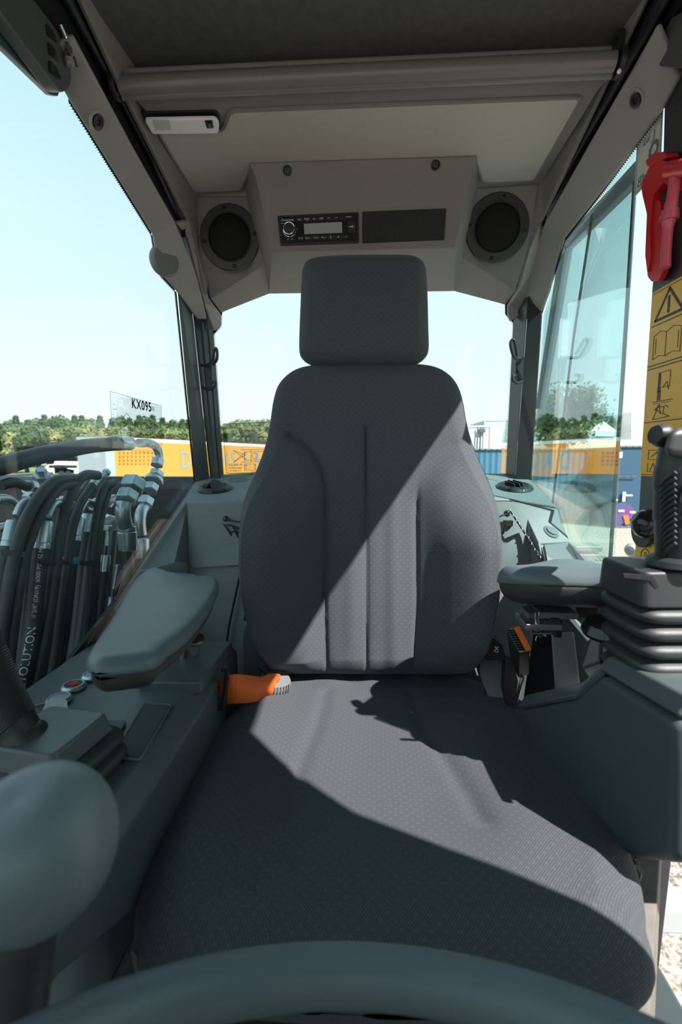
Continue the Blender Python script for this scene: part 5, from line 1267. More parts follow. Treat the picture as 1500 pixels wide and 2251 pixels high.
def hose(label, pts, X, r, fit=None, group=HG, textspec=None, mat=hosem):
    path = cat_rom([PX(p[0], p[1], X + (p[2] if len(p) > 2 else 0)) for p in pts], 8)
    t = thing('hydraulic_hose', label, 'hose', path[-1], group)
    b = B(); tube(b, path, r, 14); h = obj('rubber_tube', b, mat, t)
    if fit:
        fp, kind = fit
        fpath = cat_rom([PX(p[0], p[1], X+(p[2] if len(p) > 2 else 0)) for p in fp], 6)
        b = B(); m = len(fpath); tube(b, fpath, [r*.62]*m, 14); f_ = obj('fitting_pipe', b, zinc, t)
        d = (path[1]-path[0]).normalized()
        b = B(); lathe(b, [(r*.8, -.004), (r*.98, -.004), (r*1.08, .0), (r*1.08, r*2.6), (r*1.02, r*2.65), (r*1.08, r*2.9), (r*1.06, r*3.4), (r*.8, r*3.45)], path[0]-d*r*.6, d, 22); obj('crimp_sleeve', b, zinc, t)
        d2 = (fpath[0]-fpath[1]).normalized()
        b = B(); lathe(b, [(r*.6, 0), (r*.95, 0), (r*1.08, .002), (r*1.08, r*1.1), (r*.95, r*1.2), (r*.6, r*1.2)], fpath[0]-d2*.002, d2, 6); obj('hex_nut', b, zinc, t, bevel=.001)
    if textspec:
        for (s, i0, size, mt, side) in textspec:
            vs, fs = text_vf(s, size, 'LEFT')
            L = [0]
            for a, c in zip(path[:-1], path[1:]): L.append(L[-1]+(c-a).length)
            T, U, V = frames(path); out = []
            start = L[-1]*i0
            for x, y in vs:
                sarc = start - x     # runs upwards
                sarc = max(0.0, min(L[-1]-1e-4, sarc))
                k = max(j for j in range(len(L)) if L[j] <= sarc); k = min(k, len(path)-2)
                f = (sarc-L[k])/max(1e-6, L[k+1]-L[k]); c = path[k].lerp(path[k+1], f); tt = (path[k+1]-path[k]).normalized()
                tocam = (-c); tocam = (tocam-tt*tocam.dot(tt)).normalized(); sd_ = tt.cross(tocam).normalized()
                # x direction (up the hose) is -tt; the letters' up direction points to screen left
                ang = (y/r)+side; out.append(c + (tocam*math.cos(ang) + sd_*math.sin(ang)*(1))*(r+.0006))
            b = B(); add_vf(b, out, fs); obj('printing', b, mt, h, smooth=False)
    return t
hose('leftmost hose, arching from the top and leaving the picture edge', [(160, 1052), (120, 1058), (84, 1095), (50, 1160), (26, 1250), (10, 1340), (-8, 1460), (-20, 1600)], -.63, .0105)
hose('second arching hose, close beside the leftmost one', [(163, 1064), (130, 1072), (98, 1112), (70, 1172), (46, 1255), (32, 1350), (20, 1450), (8, 1600)], -.63, .0105)
hose('long hose with crimped silver end at far left, printed along its side', [(30, 1160), (18, 1210), (5, 1270), (-10, 1350)], -.66, .0135, ([(62, 1100), (48, 1112), (38, 1135)], 0))
hose('hose with EVOLUTION print band, lit in the left group', [(97, 1160), (88, 1230), (80, 1310), (68, 1400), (50, 1490), (30, 1600)], -.64, .0150, ([(140, 1105), (118, 1108), (104, 1135)], 0),
     textspec=[('// EVOLUTION', .86, .020, inkw, 0), ('// 3/4" (DN19)  6000 PSI (42 MPa)', .47, .0105, inkw, 0)])
hose('hose with faint slanted lettering left of the print band hose', [(108, 1120), (86, 1170), (66, 1240), (58, 1320), (48, 1420), (30, 1520), (18, 1620)], -.68, .0135,
     textspec=[('/// ALFA', .90, .014, inkg, 0)])
hose('tall arching hose right of the print band hose', [(215, 1045), (190, 1044), (168, 1062), (150, 1100), (135, 1150), (124, 1230), (112, 1330), (92, 1440), (66, 1560), (40, 1680)], -.63, .0110)
hose('hose behind the tall arching one, ending in silver nut at top', [(214, 1052), (196, 1078), (176, 1110), (160, 1160), (150, 1230), (136, 1330), (122, 1440), (100, 1560)], -.65, .0095, ([(232, 1040), (224, 1045), (216, 1051)], 0))
hose('hose with small teal label on its side', [(170, 1150), (158, 1215), (150, 1280), (140, 1370), (124, 1470), (104, 1580)], -.66, .0150, ([(206, 1110), (188, 1104), (176, 1122)], 0))
hose('thin hose between teal label hose and tall fitting, printed white', [(205, 1180), (196, 1240), (186, 1320), (176, 1400), (160, 1490), (140, 1600)], -.70, .0115, textspec=[('MADE IN ITALY', .80, .009, inkw, 0)])
hose('hose with long silver sleeve at centre of the bundle', [(192, 1140), (184, 1200), (176, 1290), (166, 1390), (150, 1500), (130, 1620)], -.72, .0130, ([(236, 1105), (212, 1100), (199, 1118)], 0))
hose('narrow hose curving over right part of the bundle', [(252, 1060), (232, 1068), (218, 1100), (208, 1160), (200, 1240), (196, 1330), (186, 1430), (170, 1540)], -.64, .0085)
hose('second narrow hose curving over right part of the bundle', [(262, 1066), (244, 1076), (230, 1110), (218, 1170), (212, 1250), (206, 1350), (198, 1440), (186, 1550)], -.64, .0082)
hose('hose with nut and sleeve below the grey valve block', [(232, 1230), (226, 1290), (214, 1380), (200, 1460), (182, 1560)], -.68, .0115, ([(238, 1165), (238, 1180), (236, 1200)], 0), textspec=[('IN ITALY', .88, .010, inkw, 0)])
hose('small hose with two slim nuts right of the bundle', [(244, 1320), (238, 1370), (228, 1430), (215, 1500)], -.66, .0080, ([(258, 1248), (254, 1270), (250, 1295)], 0))
hose('hose dropping behind the large silver elbow', [(280, 1210), (282, 1260), (276, 1340), (262, 1430)], -.72, .0165)
for k, pts in enumerate(([(70, 1090), (30, 1180), (-6, 1290)], [(122, 1230), (100, 1380), (70, 1560)], [(142, 1200), (112, 1400), (86, 1600)], [(176, 1250), (150, 1420), (120, 1600)], [(222, 1200), (204, 1360), (176, 1560)], [(252, 1150), (240, 1280), (230, 1400)])):
    hose(['shadowed hose at the far left behind the front row', 'shadowed hose behind the print band hose', 'shadowed hose behind the teal label hose', 'shadowed hose behind the central silver sleeve', 'shadowed hose behind the narrow curved hoses', 'shadowed hose nearest the large silver elbow'][k], pts, -.80, .013)
# clamps round the bundle
for k, (pp, lab) in enumerate((([(0, 1222), (30, 1223), (56, 1226)], 'pale cable tie around the leftmost hoses'), ([(86, 1240), (110, 1243), (150, 1240)], 'black cable tie around the print band hose'), ([(174, 1242), (192, 1244), (214, 1240)], 'black cable tie below the central sleeve'))):
    b = B(); pth = cat_rom([PX(u, v, -.625) for u, v in pp], 6)
    for p, q2 in zip(pth[:-1], pth[1:]): hexa(b, [p, q2, q2+Vector((0, 0, .011)), p+Vector((0, 0, .011))], [x+Vector((.002, 0, 0)) for x in (p, q2, q2+Vector((0, 0, .011)), p+Vector((0, 0, .011)))])
    obj('cable_tie', b, [inkg, black, black][k], label=lab, cat='cable tie', smooth=False)
b = B(); p0 = PX(149, 1232, -.642); lathe(b, [(.0150, -.008), (.0158, -.008), (.0158, .008), (.0150, .008)], PX(155, 1232, -.66), (.0, .12, 1), 24); tl_ = obj('teal_label', b, teal, label='teal band label wrapped round a hose', cat='label')
# big fittings
bf = thing('hydraulic_coupling', 'large silver elbow coupling behind left window, nearest the pillar', 'coupling', PX(290, 1210, -.72))
XF = -.68
b = B(); tube(b, cat_rom([PX(272, 1105, XF), PX(270, 1120, XF), PX(272, 1140, XF), PX(279, 1162, XF)], 6), .0205, 24); obj('elbow', b, zinc, bf)
b = B(); lathe(b, [(.015, 0), (.025, 0), (.026, .01), (.026, .05), (.024, .052), (.025, .06), (.024, .066), (.015, .066)], PX(282, 1208, XF), (.0, .03, 1), 28); obj('crimp_sleeve', b, zinc, bf)
b = B(); d = (PX(300, 1045, XF)-PX(276, 1100, XF)).normalized(); lathe(b, [(.015, 0), (.028, 0), (.031, .004), (.031, .030), (.028, .033), (.015, .033)], PX(276, 1102, XF), d, 6); lathe(b, [(.015, 0), (.033, 0), (.036, .004), (.036, .034), (.030, .040), (.015, .040)], PX(288, 1078, XF), d, 6); obj('hex_nut', b, zinc, bf, bevel=.002)
bf = thing('hydraulic_coupling', 'second silver coupling below the arching hose end', 'coupling', PX(314, 1200, -.76))
XF = -.76
b = B(); tube(b, cat_rom([PX(318, 1112, XF), PX(310, 1130, XF), PX(308, 1150, XF), PX(311, 1175, XF)], 6), .019, 24); obj('elbow', b, zinc, bf)
b = B(); lathe(b, [(.015, 0), (.022, 0), (.022, .06), (.020, .064), (.015, .064)], PX(315, 1225, XF), (.0, .03, 1), 28); obj('crimp_sleeve', b, zinc, bf)
b = B(); d = (PX(345, 1045, XF)-PX(316, 1115, XF)).normalized()
for (u, v, r, h) in ((317, 1112, .028, .032), (330, 1080, .026, .030), (337, 1060, .034, .016), (342, 1048, .027, .022)): lathe(b, [(.015, 0), (r*.93, 0), (r, .003), (r, h-.003), (r*.93, h), (.015, h)], PX(u, v, XF), d, 6 if r < .03 else 24)
obj('hex_nut', b, zinc, bf, bevel=.0015)
ah = thing('hydraulic_hose', 'thick hose sweeping in from the left above the bundle to a silver elbow', 'hose', PX(0, 1030, -.78))
pth = cat_rom([PX(-60, 1035, -.80), PX(0, 1025, -.80), (PX(60, 1008, -.79)), PX(130, 992, -.78), PX(200, 980, -.78), PX(262, 975, -.77)], 8)
b = B(); tube(b, pth, [.021]*len(pth), 20); obj('rubber_tube', b, hosem, ah)
b = B(); d = (PX(300, 974, -.77)-PX(262, 975, -.77)).normalized(); lathe(b, [(.018, -.01), (.0225, -.01), (.0225, .05), (.021, .054), (.0225, .058), (.0225, .064), (.016, .066)], PX(262, 975, -.77), d, 28); obj('crimp_sleeve', b, zinc, ah)
b = B(); tube(b, cat_rom([PX(305, 974, -.77), PX(330, 975, -.765), PX(345, 985, -.76), PX(350, 1003, -.76), PX(347, 1020, -.76)], 6), .0150, 24); obj('elbow', b, zinc, ah)
b = B(); d = (PX(342, 1034, -.76)-PX(349, 1006, -.76)).normalized(); lathe(b, [(.014, 0), (.022, 0), (.024, .003), (.024, .024), (.022, .027), (.014, .027)], PX(348, 1010, -.76), d, 6); obj('hex_nut', b, zinc, ah, bevel=.0015)
for k, (pts, lab) in enumerate((([(-10, 1098), (20, 1100), (44, 1122)], 'bent silver pipe at the left picture edge'), ([(-10, 1165), (12, 1160), (24, 1172)], 'lower bent silver pipe at the left picture edge'), ([(0, 1068), (30, 1060), (60, 1070)], 'dark bent pipe above silver pipes at left edge'))):
    t = thing('bent_pipe', lab, 'pipe', PX(*pts[-1], -.8))
    b = B(); tube(b, cat_rom([PX(u, v, -.78) for u, v in pts], 8), .011, 16); obj('pipe', b, zinc if k < 2 else hosem, t)
    b = B(); p, q2 = PX(*pts[-1], -.78), PX(*pts[-2], -.78); lathe(b, [(.01, 0), (.018, 0), (.019, .003), (.019, .020), (.01, .022)], p, (p-q2).normalized(), 6); obj('hex_nut', b, zinc, t, bevel=.001)
for (u, v, lab) in ((92, 1055, 'small silver port fitting on the bay top'), (236, 1150, 'grey rounded valve block behind the hoses'), (250, 1100, 'ring-shaped silver flange behind the hoses')):
    b = B()
    if u == 236: lathe(b, [(.002, 0), (.028, 0), (.030, .006), (.026, .03), (.012, .036), (.002, .036)], PX(u, v, -.80), (.7, -.7, 0), 8)
    else: lathe(b, [(.008, 0), (.020, 0), (.020, .016), (.013, .018), (.013, .034), (.006, .034)], PX(u, v, -.85), (.3, -.4, .8) if u == 92 else (.8, -.6, 0), 6 if u == 92 else 24)
    obj('valve_fitting', b, zinc, label=lab, cat='fitting', bevel=.001)

# ================================================================== DISTANCE
# orange box trailer with blue lettering
tr = thing('box_trailer', 'long orange box trailer with pale blue lettering behind the machine', 'trailer', P(300, 1010, 36)*1.0)
tr.location.z = GZ
YT = 33.0
A0 = P(250, 958, YT); 
B0 = A0+Vector((13.2, 0, 0))
def tq(u, v):   # point on trailer side plane
    return PP(u, v, A0, tn)
A1 = P(600, 977, 57.0*.8)
A1 = Vector((A1.x, A1.y, A0.z)); 
r_ = ray(600, 977); A1 = r_*(A0.z/r_.z)
dirT = (A1-A0); dirT.z = 0; dirT.normalize(); tn = Vector((dirT.y, -dirT.x, 0))
ztop = A0.z; zbot = GZ+.55
End = A0+dirT*30
b = B(); wdir = -tn*2.5
prism(b, [Vector((A0.x, A0.y, zbot)), Vector((End.x, End.y, zbot)), Vector((End.x, End.y, ztop-.36)), Vector((A0.x, A0.y, ztop-.36))], wdir); obj('box_body', b, plastic('trailer_orange', (.62, .27, .045), .5, var=.03), tr, smooth=False)
b = B(); prism(b, [Vector((A0.x, A0.y, ztop-.36)), Vector((End.x, End.y, ztop-.36)), Vector((End.x, End.y, ztop-.08)), Vector((A0.x, A0.y, ztop-.08))], wdir+tn*.04); obj('roof_band', b, plastic('trailer_white', (.75, .74, .72), .5), tr, smooth=False)
b = B(); prism(b, [Vector((A0.x, A0.y, ztop-.08)), Vector((End.x, End.y, ztop-.08)), Vector((End.x, End.y, ztop)), Vector((A0.x, A0.y, ztop))], wdir+tn*.06); obj('roof_rail', b, plastic('trailer_maroon', (.12, .03, .04), .5), tr, smooth=False)
b = B(); prism(b, [A0-dirT*.9+Vector((0, 0, zbot-ztop)), A0-dirT*.02+Vector((0, 0, zbot-ztop)), A0-dirT*.02+Vector((0, 0, -.1)), A0-dirT*.9+Vector((0, 0, -.1))], wdir); obj('front_unit', b, plastic('cab_unit_grey', (.33, .38, .41), .5), tr, smooth=False)
b = B(); zc = tq(410, 1012).z; zlet = Vector((0, 0, 1))
for ch, u in zip('DACHSER', (408, 440, 468, 492, 513, 540, 566)):
    c = tq(u, 1010); c.z = zc-.05; text_on(b, ch, c+tn*.03, dirT, zlet, 2.3)
obj('lettering', b, plastic('lettering_blue', (.20, .31, .36), .5), tr, smooth=False)
b = B()
for r0 in range(4):
    for k in range(9):
        c = tq(262+k*9, 994+r0*8)+tn*.02; box(b, c, (.16, .16, .10))
obj('small_print', b, plastic('dark_orange_print', (.55, .24, .03), .5), tr, smooth=False)
b = B()
for d in (23.5, 25, 26.5, 4):
    c = A0+dirT*d; c = Vector((c.x, c.y, GZ+.5)); lathe(b, [(.1, -.15), (.45, -.15), (.5, -.1), (.5, .1), (.45, .15), (.1, .15)], c+wdir*.1, tn, 24)
obj('wheels', b, rubber, tr)
b = B(); c = A0+dirT*11+wdir*.5; box(b, Vector((c.x, c.y, GZ+1.0)), (20, .8, .25), (dirT, tn, Vector((0, 0, 1)))); obj('chassis', b, black, tr, smooth=False)

# trees
leafA = noisy('leaves_green', (.07, .105, .04), (.165, .20, .08), .9, .9, 4)
leafB = noisy('leaves_dark', (.03, .065, .03), (.08, .12, .05), .8, .9, 4)
leafC = noisy('leaves_yellow', (.16, .185, .06), (.28, .275, .11), .9, .9, 4)
bark = noisy('bark', (.05, .04, .03), (.12, .10, .08), 4)
def make_tree(kind, h, wd, nl, lm_, seed, ls=.32):
    rnd = random.Random(seed)
    root = thing('tree', 'tree', 'tree')
    b = B(); tube(b, [Vector((0, 0, 0)), Vector((.1, 0, h*.35)), Vector((0, .1, h*.75))], [wd*.05, wd*.035, wd*.01], 8)
    if kind != 'conifer':
        for k in range(5):
            a = k*1.3; tube(b, [Vector((0, 0, h*.3)), Vector((math.cos(a)*wd*.2, math.sin(a)*wd*.2, h*.5)), Vector((math.cos(a)*wd*.34, math.sin(a)*wd*.34, h*.68))], [wd*.02, wd*.014, wd*.006], 6)
    obj('trunk', b, bark, root)
    b = B()
    blobs = []
    if kind == 'conifer': blobs = [(0, 0, h*(.22+.74*i/15), wd*.5*(1-.88*i/15)+.1) for i in range(16)]
    else:
        for i in range(9):
            a = rnd.random()*6.28; rr = rnd.random()*.3*wd; blobs.append((math.cos(a)*rr, math.sin(a)*rr, h*(.38+.45*rnd.random()), wd*(.20+.14*rnd.random())))
    for (x, y, z, r) in blobs:
        if kind != 'loose':
            bmesh.ops.create_icosphere(b, subdivisions=2, radius=r*.72, matrix=Matrix.Translation((x, y, z)) @ Matrix.Diagonal((1, 1, .8, 1)))
        for k in range(nl):
            d = Vector((rnd.gauss(0, 1), rnd.gauss(0, 1), rnd.gauss(0, 1))).normalized(); c = Vector((x, y, z))+Vector((d.x, d.y, d.z*.8))*r*(.66+.42*rnd.random())
            m = Matrix.Rotation(rnd.random()*6.28, 3, d) ; u1 = d.orthogonal().normalized(); u1 = m @ u1; u1 = (u1+d*rnd.uniform(-.6, .6)).normalized(); u2 = u1.cross(d).normalized(); s = ls*(.6+.8*rnd.random())
            add_vf(b, [c-u1*s*.5, c+u2*s*.3, c+u1*s*.6, c-u2*s*.3], [(0, 1, 2, 3)])
    obj('crown', b, lm_, root, smooth=False, recalc=False)
    return root
def dup(root, loc, sc_, rz, label, group):
    r = root.copy(); COL.objects.link(r); r.location = loc; r.scale = (sc_,)*3; r.rotation_euler = (0, 0, rz); r['label'] = label; r['group'] = group
    for ch in root.children:
        c = ch.copy(); COL.objects.link(c); c.parent = r
    return r
protos = [make_tree('round', 8, 6.5, 420, leafA, 1, .55), make_tree('round', 8, 6.5, 420, leafC, 2, .55), make_tree('round', 8, 6, 420, leafB, 3, .55), make_tree('conifer', 10, 4.6, 170, leafB, 4, .6)]
names = ['round mid-green tree', 'round yellowish-green tree', 'round dark green tree', 'dark pointed conifer']
rnd = random.Random(11); used = [False]*4
specs = []
for i in range(17):      # nearer green row
    u = -30+i*27; specs.append((u, 929+rnd.uniform(-5, 6) + (4 if u > 200 else 0), 62+rnd.uniform(-5, 4), rnd.choice([0, 0, 1, 1, 0, 2]), 'in the nearer row of the far tree line'))
for i in range(22):
    u = 20+i*20 + rnd.uniform(-6, 6); specs.append((u, 914+rnd.uniform(-3, 9), 92+rnd.uniform(-5, 6), 3 if i % 3 else 2, 'standing behind the green row'))
for i in range(9):
    u = 486+i*14; specs.append((u, 921+rnd.uniform(-3, 4), 88+rnd.uniform(-5, 6), rnd.choice([0, 1, 0]), 'seen through the rear window beyond the trailer'))
cnt = {}
for (u, v, Y, kd, where) in specs:
    top = P(u, v, Y); hgt = top.z-GZ; s = hgt/(8.0 if kd < 3 else 10.0)
    ix = cnt.get((kd, where), 0); cnt[(kd, where)] = ix+1
    base = Vector((top.x, top.y, GZ))
    side = ['first', 'second', 'third', 'fourth', 'fifth', 'sixth', 'seventh', 'eighth', 'ninth', 'tenth', 'eleventh', 'twelfth', 'thirteenth', 'fourteenth', 'fifteenth', 'sixteenth'][ix]
    lab = names[kd]+' '+where+', '+side+' from left'
    if not used[kd]:
        used[kd] = True; r = protos[kd]; r.location = base; r.scale = (s,)*3; r['label'] = lab; r['group'] = 'trees of the far tree line'
    else: dup(protos[kd], base, s, rnd.random()*6, lab, 'trees of the far tree line')
# grass verge and hedge at its foot
b = B(); box(b, (-48, 75, GZ+.03), (90, 60, .1)); obj('grass_verge', b, noisy('grass', (.10, .16, .04), (.22, .26, .08), 2.5, .95), label='green grass verge below the far tree line', cat='grass', kind='stuff', smooth=False)
# parked cars far away
for k, (u, lab) in enumerate(((126, 'white parked car far away, left of the pair'), (158, 'white parked van far away, right of the pair'))):
    c = P(u, 1024, 54); c.z = GZ+.02
    t = thing('parked_car', lab, 'car', c)
    b = B(); 
    prof = [(-2.1, .3), (2.1, .3), (2.15, .8), (1.3, .95), (.8, 1.4), (-1.2, 1.42), (-1.8, .95), (-2.15, .85)] if k == 0 else [(-2.3, .3), (2.3, .3), (2.35, .95), (1.9, 1.1), (1.5, 1.75), (-2.2, 1.8), (-2.3, 1.0)]
    prism(b, [c+Vector((x, 0, z)) for x, z in prof], (0, 1.7, 0)); obj('body', b, white, t, bevel=.05)
    b = B()
    for x in (-1.35, 1.35): lathe(b, [(.05, -.1), (.32, -.1), (.32, .1), (.05, .1)], c+Vector((x, -.02, .32)), (0, -1, 0), 20)
    obj('wheels', b, rubber, t)
    b = B(); prism(b, [c+Vector((x, -.01, z)) for x, z in ((-1.1, 1.0), (.7, 1.0), (.6, 1.32), (-1.05, 1.34))], (0, .02, 0)); obj('side_window', b, blackg, t)
for u in (184, 194): 
    b = B(); c = P(u, 1030, 50); tube(b, [Vector((c.x, c.y, GZ)), Vector((c.x, c.y, GZ+2.4))], .05, 8); obj('pole', b, plastic('pale_pole', (.6, .6, .6), .5), label='thin pale %s pole at the verge' % ('left' if u == 184 else 'right'), cat='pole')

# containers and buildings on the right
blue = corrugated('container_blue', (.035, .13, .22), (.05, .18, .28), 1.4)
blued = corrugated('container_dark_blue', (.02, .055, .085), (.03, .075, .11), 1.4)
wcont = corrugated('container_white', (.72, .74, .74), (.85, .86, .86), 1.2)
def container(name, lab, cat, fl, fr, depthvec, zt, mat, mat2=None):
    t = thing(name, lab, cat, (fl.x, fl.y, GZ))
    a = Vector((fl.x, fl.y, GZ+.02)); c = Vector((fr.x, fr.y, GZ+.02)); H = Vector((0, 0, zt-GZ))
    b = B(); prism(b, [a, c, c+H, a+H], depthvec); obj('box_body', b, mat, t, smooth=False)
    b = B(); 
    for p in (a, c, c+Vector(depthvec)): tube(b, [p, p+H], .07, 6)
    tube(b, [a+H, c+H, c+H+Vector(depthvec)], .06, 6); tube(b, [a, c, c+Vector(depthvec)], .08, 6)
    obj('corner_posts', b, mat2 or mat, t, smooth=False); return t, a, c, H
g = PZ(1282, 1146, GZ+.0); ztc = P(1282, 990, g.y).z
gl0 = Vector((g.x-9.5, g.y+.6, 0)); gr0 = Vector((g.x, g.y, 0)); g2 = PZ(1314, 1128, GZ); 
t, a, c, H = container('shipping_container', 'long blue container outside, its dark end facing the tree', 'container', gl0, gr0, Vector((g2.x-g.x, g2.y-g.y, 0)), ztc, blue, blued)
b = B(); prism(b, [c+Vector((.06, 0, .1)), c+Vector((g2.x-g.x, g2.y-g.y, 0))+Vector((.06, 0, .1)), c+Vector((g2.x-g.x, g2.y-g.y, 0))+H*.95+Vector((.06, 0, 0)), c+H*.95+Vector((.06, 0, 0))], (.02, -.02, 0)); obj('end_wall', b, blued, t, smooth=False)
g = PZ(1345, 1160, GZ); gr1 = PZ(1440, 1166, GZ); 
gr1 = Vector((g.x+3.2, g.y+.05, 0)); zt2 = P(1345, 984, g.y).z
t, a, c, H = container('shipping_container', 'dark blue container with door handle and purple graffiti by door post', 'container', g, gr1, Vector((.6, 6, 0)), zt2, plastic('cont_navy', (.03, .085, .15), .5), blued)
fy = g.y-.03
def CP(u, v): return P(u, v, g.y-.06)
b = B()
hc = CP(1372, 1092)
box(b, hc, (.10, .05, .34)); box(b, hc+Vector((.14, -.03, .05)), (.26, .05, .05)); obj('door_handle', b, white, t, bevel=.01)
b = B(); pts = [CP(1352, 1112), CP(1366, 1103), CP(1388, 1108), CP(1396, 1125), CP(1398, 1142), CP(1385, 1140), CP(1372, 1150), CP(1352, 1162), CP(1350, 1135)]; prism(b, smooth_pts(pts) if False else rounded(pts, .15), (0, .03, 0)); obj('graffiti', b, noisy('graffiti_purple', (.22, .05, .25), (.05, .12, .2), 3, .6), t, smooth=False)
b = B(); prism(b, [CP(1370, 1134)+Vector((0, -.03, 0)), CP(1380, 1132)+Vector((0, -.03, 0)), CP(1385, 1150)+Vector((0, -.03, 0)), CP(1375, 1153)+Vector((0, -.03, 0))], (0, .02, 0)); obj('orange_label', b, orangeb, t, smooth=False)
b = B(); 
for u, v, w_ in ((1353, 1099, .14), (1366, 1123, .2), (1391, 1126, .2), (1361, 1000, .22)): box(b, CP(u, v), (w_, .04, .07 if v > 1010 else .2))
obj('small_labels', b, white, t, smooth=False)
b = B(); tube(b, [CP(1354, 1048)-Vector((.0, 0, 0)), CP(1400, 1048)], .02, 6); tube(b, [CP(1356, 990), CP(1352, 1160)], .03, 6); obj('door_seams', b, blued, t, smooth=False)
# through the rear window on the right
gA = P(1096, 1046, 20); 
t, a, c, H = container('shipping_container', 'low bright blue container seen through the rear window', 'container', Vector((P(960, 1000, 19).x, 19, 0)), Vector((P(1120, 1000, 19).x, 19, 0)), Vector((0, 3, 0)), P(1060, 997, 19).z, plastic('bright_blue', (.03, .24, .38), .5), blued)
t, a, c, H = container('shipping_container', 'white container seen through the rear window behind the seat', 'container', Vector((P(940, 1000, 26).x, 26, 0)), Vector((P(1077, 1000, 26).x, 26, 0)), Vector((2.2, 6, 0)), P(1060, 939, 26).z, wcont, white)
b = B(); 
for u in (1050, 1056, 1062): c = P(u, 966, 25.9); tube(b, [c+Vector((0, 0, -.7)), c+Vector((0, 0, .7))], .03, 6)
c = P(1060, 947, 25.9); box(b, c, (.35, .1, .2)); obj('lock_bars', b, inkg, t, smooth=False)
t, a, c, H = container('office_block', 'pale grey block behind the white container', 'building', Vector((P(1063, 1000, 40).x, 40, 0)), Vector((P(1130, 1000, 40).x, 40, 0)), Vector((0, 6, 0)), P(1080, 925, 40).z, plastic('block_grey', (.42, .50, .53), .7), plastic('block_grey2', (.45, .5, .53), .7))
t, a, c, H = container('warehouse', 'pale grey warehouse with dark square sign beyond the tree', 'building', Vector((P(1150, 1000, 60).x, 60, 0)), Vector((P(1386, 1000, 60).x, 60, 0)), Vector((4, 20, 0)), P(1386, 902, 60).z, plastic('ware_grey', (.40, .48, .50), .7), plastic('ware_grey2', (.44, .5, .52), .7))
b = B(); prism(b, [P(1315, 917, 59.9), P(1347, 914, 59.9), P(1347, 945, 59.9), P(1315, 945, 59.9)], (0, .05, 0)); obj('sign', b, plastic('sign_dark', (.10, .13, .15), .6), t, smooth=False)
b = B(); ribbon(b, [P(1319+6*0+12-12*math.cos(a), 934-12*math.sin(a), 59.8) for a in [PI*i/10 for i in range(11)]], .3, (0, -1, 0)); ribbon(b, [P(1324, 938, 59.8), P(1331, 926, 59.8), P(1339, 938, 59.8)], .3, (0, -1, 0)); obj('sign_emblem', b, plastic('sign_pale', (.35, .42, .44), .6), t, smooth=False)
b = B(); a_ = P(1386, 902, 60); prism(b, [P(1389, 905, 56), P(1440, 900, 56), P(1440, 985, 56), P(1389, 985, 56)], (0, 5, 0)); obj('white_building', b, wcont, label='bright white building next to the grey warehouse', cat='building', smooth=False)
t = thing('party_tent', 'white peaked party tent in front of grey warehouse', 'tent', P(1325, 985, 45))
pk_ = P(1326, 926, 45); cs = [P(1298, 946, 44), P(1354, 948, 44), P(1354, 946, 47), P(1298, 945, 47)]
b = B(); add_vf(b, cs+[pk_], [(0, 1, 4), (1, 2, 4), (2, 3, 4), (3, 0, 4)]); add_vf(b, cs+[p+Vector((0, 0, -.5)) for p in cs], [(0, 1, 5, 4), (1, 2, 6, 5), (2, 3, 7, 6), (3, 0, 4, 7)]); obj('canopy', b, white, t, smooth=False, solid=.03)
b = B(); [tube(b, [p, Vector((p.x, p.y, GZ))], .05, 6) for p in cs]; obj('tent_poles', b, white, t)
# white gate and stone wall between the containers
t = thing('garage_door', 'white framed panel door between the two blue containers', 'door', P(1300, 1090, 24)); Yg = 24
b = B(); prism(b, [P(1286, 988, Yg), P(1322, 986, Yg), P(1318, 1100, Yg), P(1284, 1095, Yg)], (0, .1, 0)); obj('door_leaf', b, plastic('pale_panel', (.75, .78, .74), .5), t, smooth=False)
b = B(); 
for u in (1286, 1302, 1320): tube(b, [P(u, 986, Yg-.05), P(u-2, 1098, Yg-.05)], .05, 6)
for v in (990, 1026): tube(b, [P(1286, v, Yg-.05), P(1320, v, Yg-.05)], .05, 6)
obj('door_bars', b, pillarg, t)
b = B(); prism(b, [Vector((P(1300, 1000, 23.4).x, 23.4, GZ)), Vector((P(1420, 1000, 23.4).x, 23.4, GZ)), Vector((P(1420, 1000, 23.4).x, 23.4, P(1330, 1028, 23.4).z)), Vector((P(1300, 1000, 23.4).x, 23.4, P(1330, 1028, 23.4).z))], (0, .4, 0)); obj('stone_wall', b, noisy('stone', (.20, .21, .20), (.38, .38, .36), 3, .9), label='rough grey stone wall behind the gap between blue containers', cat='wall', smooth=False)
b = B(); prism(b, [Vector((P(1250, 1000, 32).x, 32, GZ)), Vector((P(1420, 1000, 32).x, 32, GZ)), Vector((P(1420, 1000, 32).x, 32, P(1330, 966, 32).z)), Vector((P(1250, 1000, 32).x, 32, P(1330, 970, 32).z))], (0, 4, 0)); obj('low_building', b, plastic('lowb_white', (.62, .62, .58), .6), label='low pale building below the party tent', cat='building', smooth=False)
# weeds
b = B(); rn2 = random.Random(5); c0 = PZ(1330, 1128, GZ)
for k in range(420):
    p = c0+Vector((rn2.gauss(0, .55), rn2.gauss(0, .4), 0)); h = rn2.uniform(.15, .7); d = Vector((rn2.uniform(-.2, .2), rn2.uniform(-.2, .2), h)); s = Vector((.04, .02, 0))
    add_vf(b, [p-s, p+s, p+d], [(0, 1, 2)])
obj('weeds', b, leafA, label='tuft of green weeds at the foot of the stone wall', cat='weeds', kind='stuff', smooth=False, recalc=False)
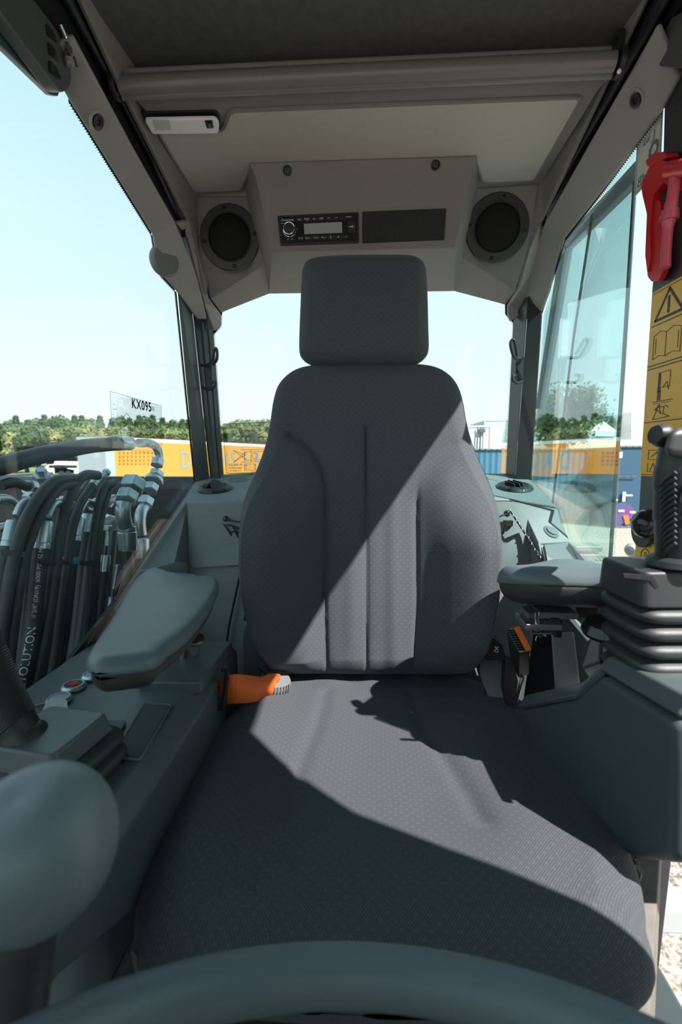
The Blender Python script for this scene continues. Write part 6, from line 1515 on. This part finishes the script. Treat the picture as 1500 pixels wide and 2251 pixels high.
# loose tree right
rnd = random.Random(3)
Yt = 24; base = Vector((P(1235, 1000, Yt).x, Yt, GZ))
t = thing('tree', 'loose leafy tree with spreading branches seen through door glass', 'tree', base)
tips = [(1195, 905), (1205, 870), (1225, 850), (1240, 880), (1262, 860), (1285, 850), (1305, 852), (1250, 905), (1275, 895), (1300, 900), (1325, 898), (1290, 925), (1262, 930), (1215, 930), (1185, 940), (1240, 950), (1275, 955), (1205, 965), (1308, 868), (1230, 910), (1180, 915), (1190, 885)]
b = B(); tube(b, cat_rom([base, base+Vector((.1, 0, 1.6)), P(1238, 960, Yt)], 4), [.20]*4+[.14]*5, 8)
lfA, lfB = B(), B()
for i, (u, v) in enumerate(tips):
    tip = P(u, v, Yt+rnd.uniform(-1, 1)); m0 = P(1238, 965, Yt); mid_ = m0.lerp(tip, .5)+Vector((0, 0, -.15))
    tube(b, cat_rom([m0, mid_, tip], 4), [.06]*4+[.03]*4+[.01], 5)
    nlf = 330 if v > 890 else 260
    for k in range(nlf):
        f = rnd.random()**.6; c = mid_.lerp(tip, f)+Vector((rnd.gauss(0, .24), rnd.gauss(0, .24), rnd.gauss(0, .13)))
        d = Vector((rnd.gauss(0, 1), rnd.gauss(0, 1), rnd.gauss(0, 1))).normalized(); u1 = d.orthogonal().normalized(); u2 = d.cross(u1); s = rnd.uniform(.07, .14)
        add_vf(lfB if (v > 915 and rnd.random() < .45) else lfA, [c-u1*s, c+u2*s*.5, c+u1*s, c-u2*s*.5], [(0, 1, 2, 3)])
obj('trunk', b, bark, t); obj('leaves', lfA, leafA, t, smooth=False, recalc=False); obj('yellow_leaves', lfB, leafC, t, smooth=False, recalc=False)
# steps and blocks near the machine
b = B(); c = PX(1283, 1212, .60)
box(b, c+Vector((0, 0, -.012)), (.09, .06, .020)); box(b, c+Vector((.0, 0, .012)), (.075, .055, .014)); obj('hinge_block', b, plastic('hinge_grey', (.17, .19, .2), .35), label='grey hinge block outside the right window corner', cat='hinge', bevel=.003)
b = B(); c = PZ(1465, 1975, -1.7); prism(b, [c+Vector(q3) for q3 in ((-.06, -.05, 0), (.08, -.05, 0), (.08, .06, 0), (-.06, .06, 0))], (0, 0, -.10)); obj('step_tread', b, plastic('step_pale', (.4, .42, .43), .4), label='pale step end low outside at the right edge', cat='step', bevel=.01)
b = B(); lathe(b, [(.004, 0), (.014, .002), (.016, .012), (.010, .02), (.002, .022)], PX(1394, 1208, .62), (-.6, -.5, 0), 20); obj('door_stop', b, plastic('stop_grey', (.35, .36, .36), .3), label='small round grey door stop beside the door post', cat='door stop')
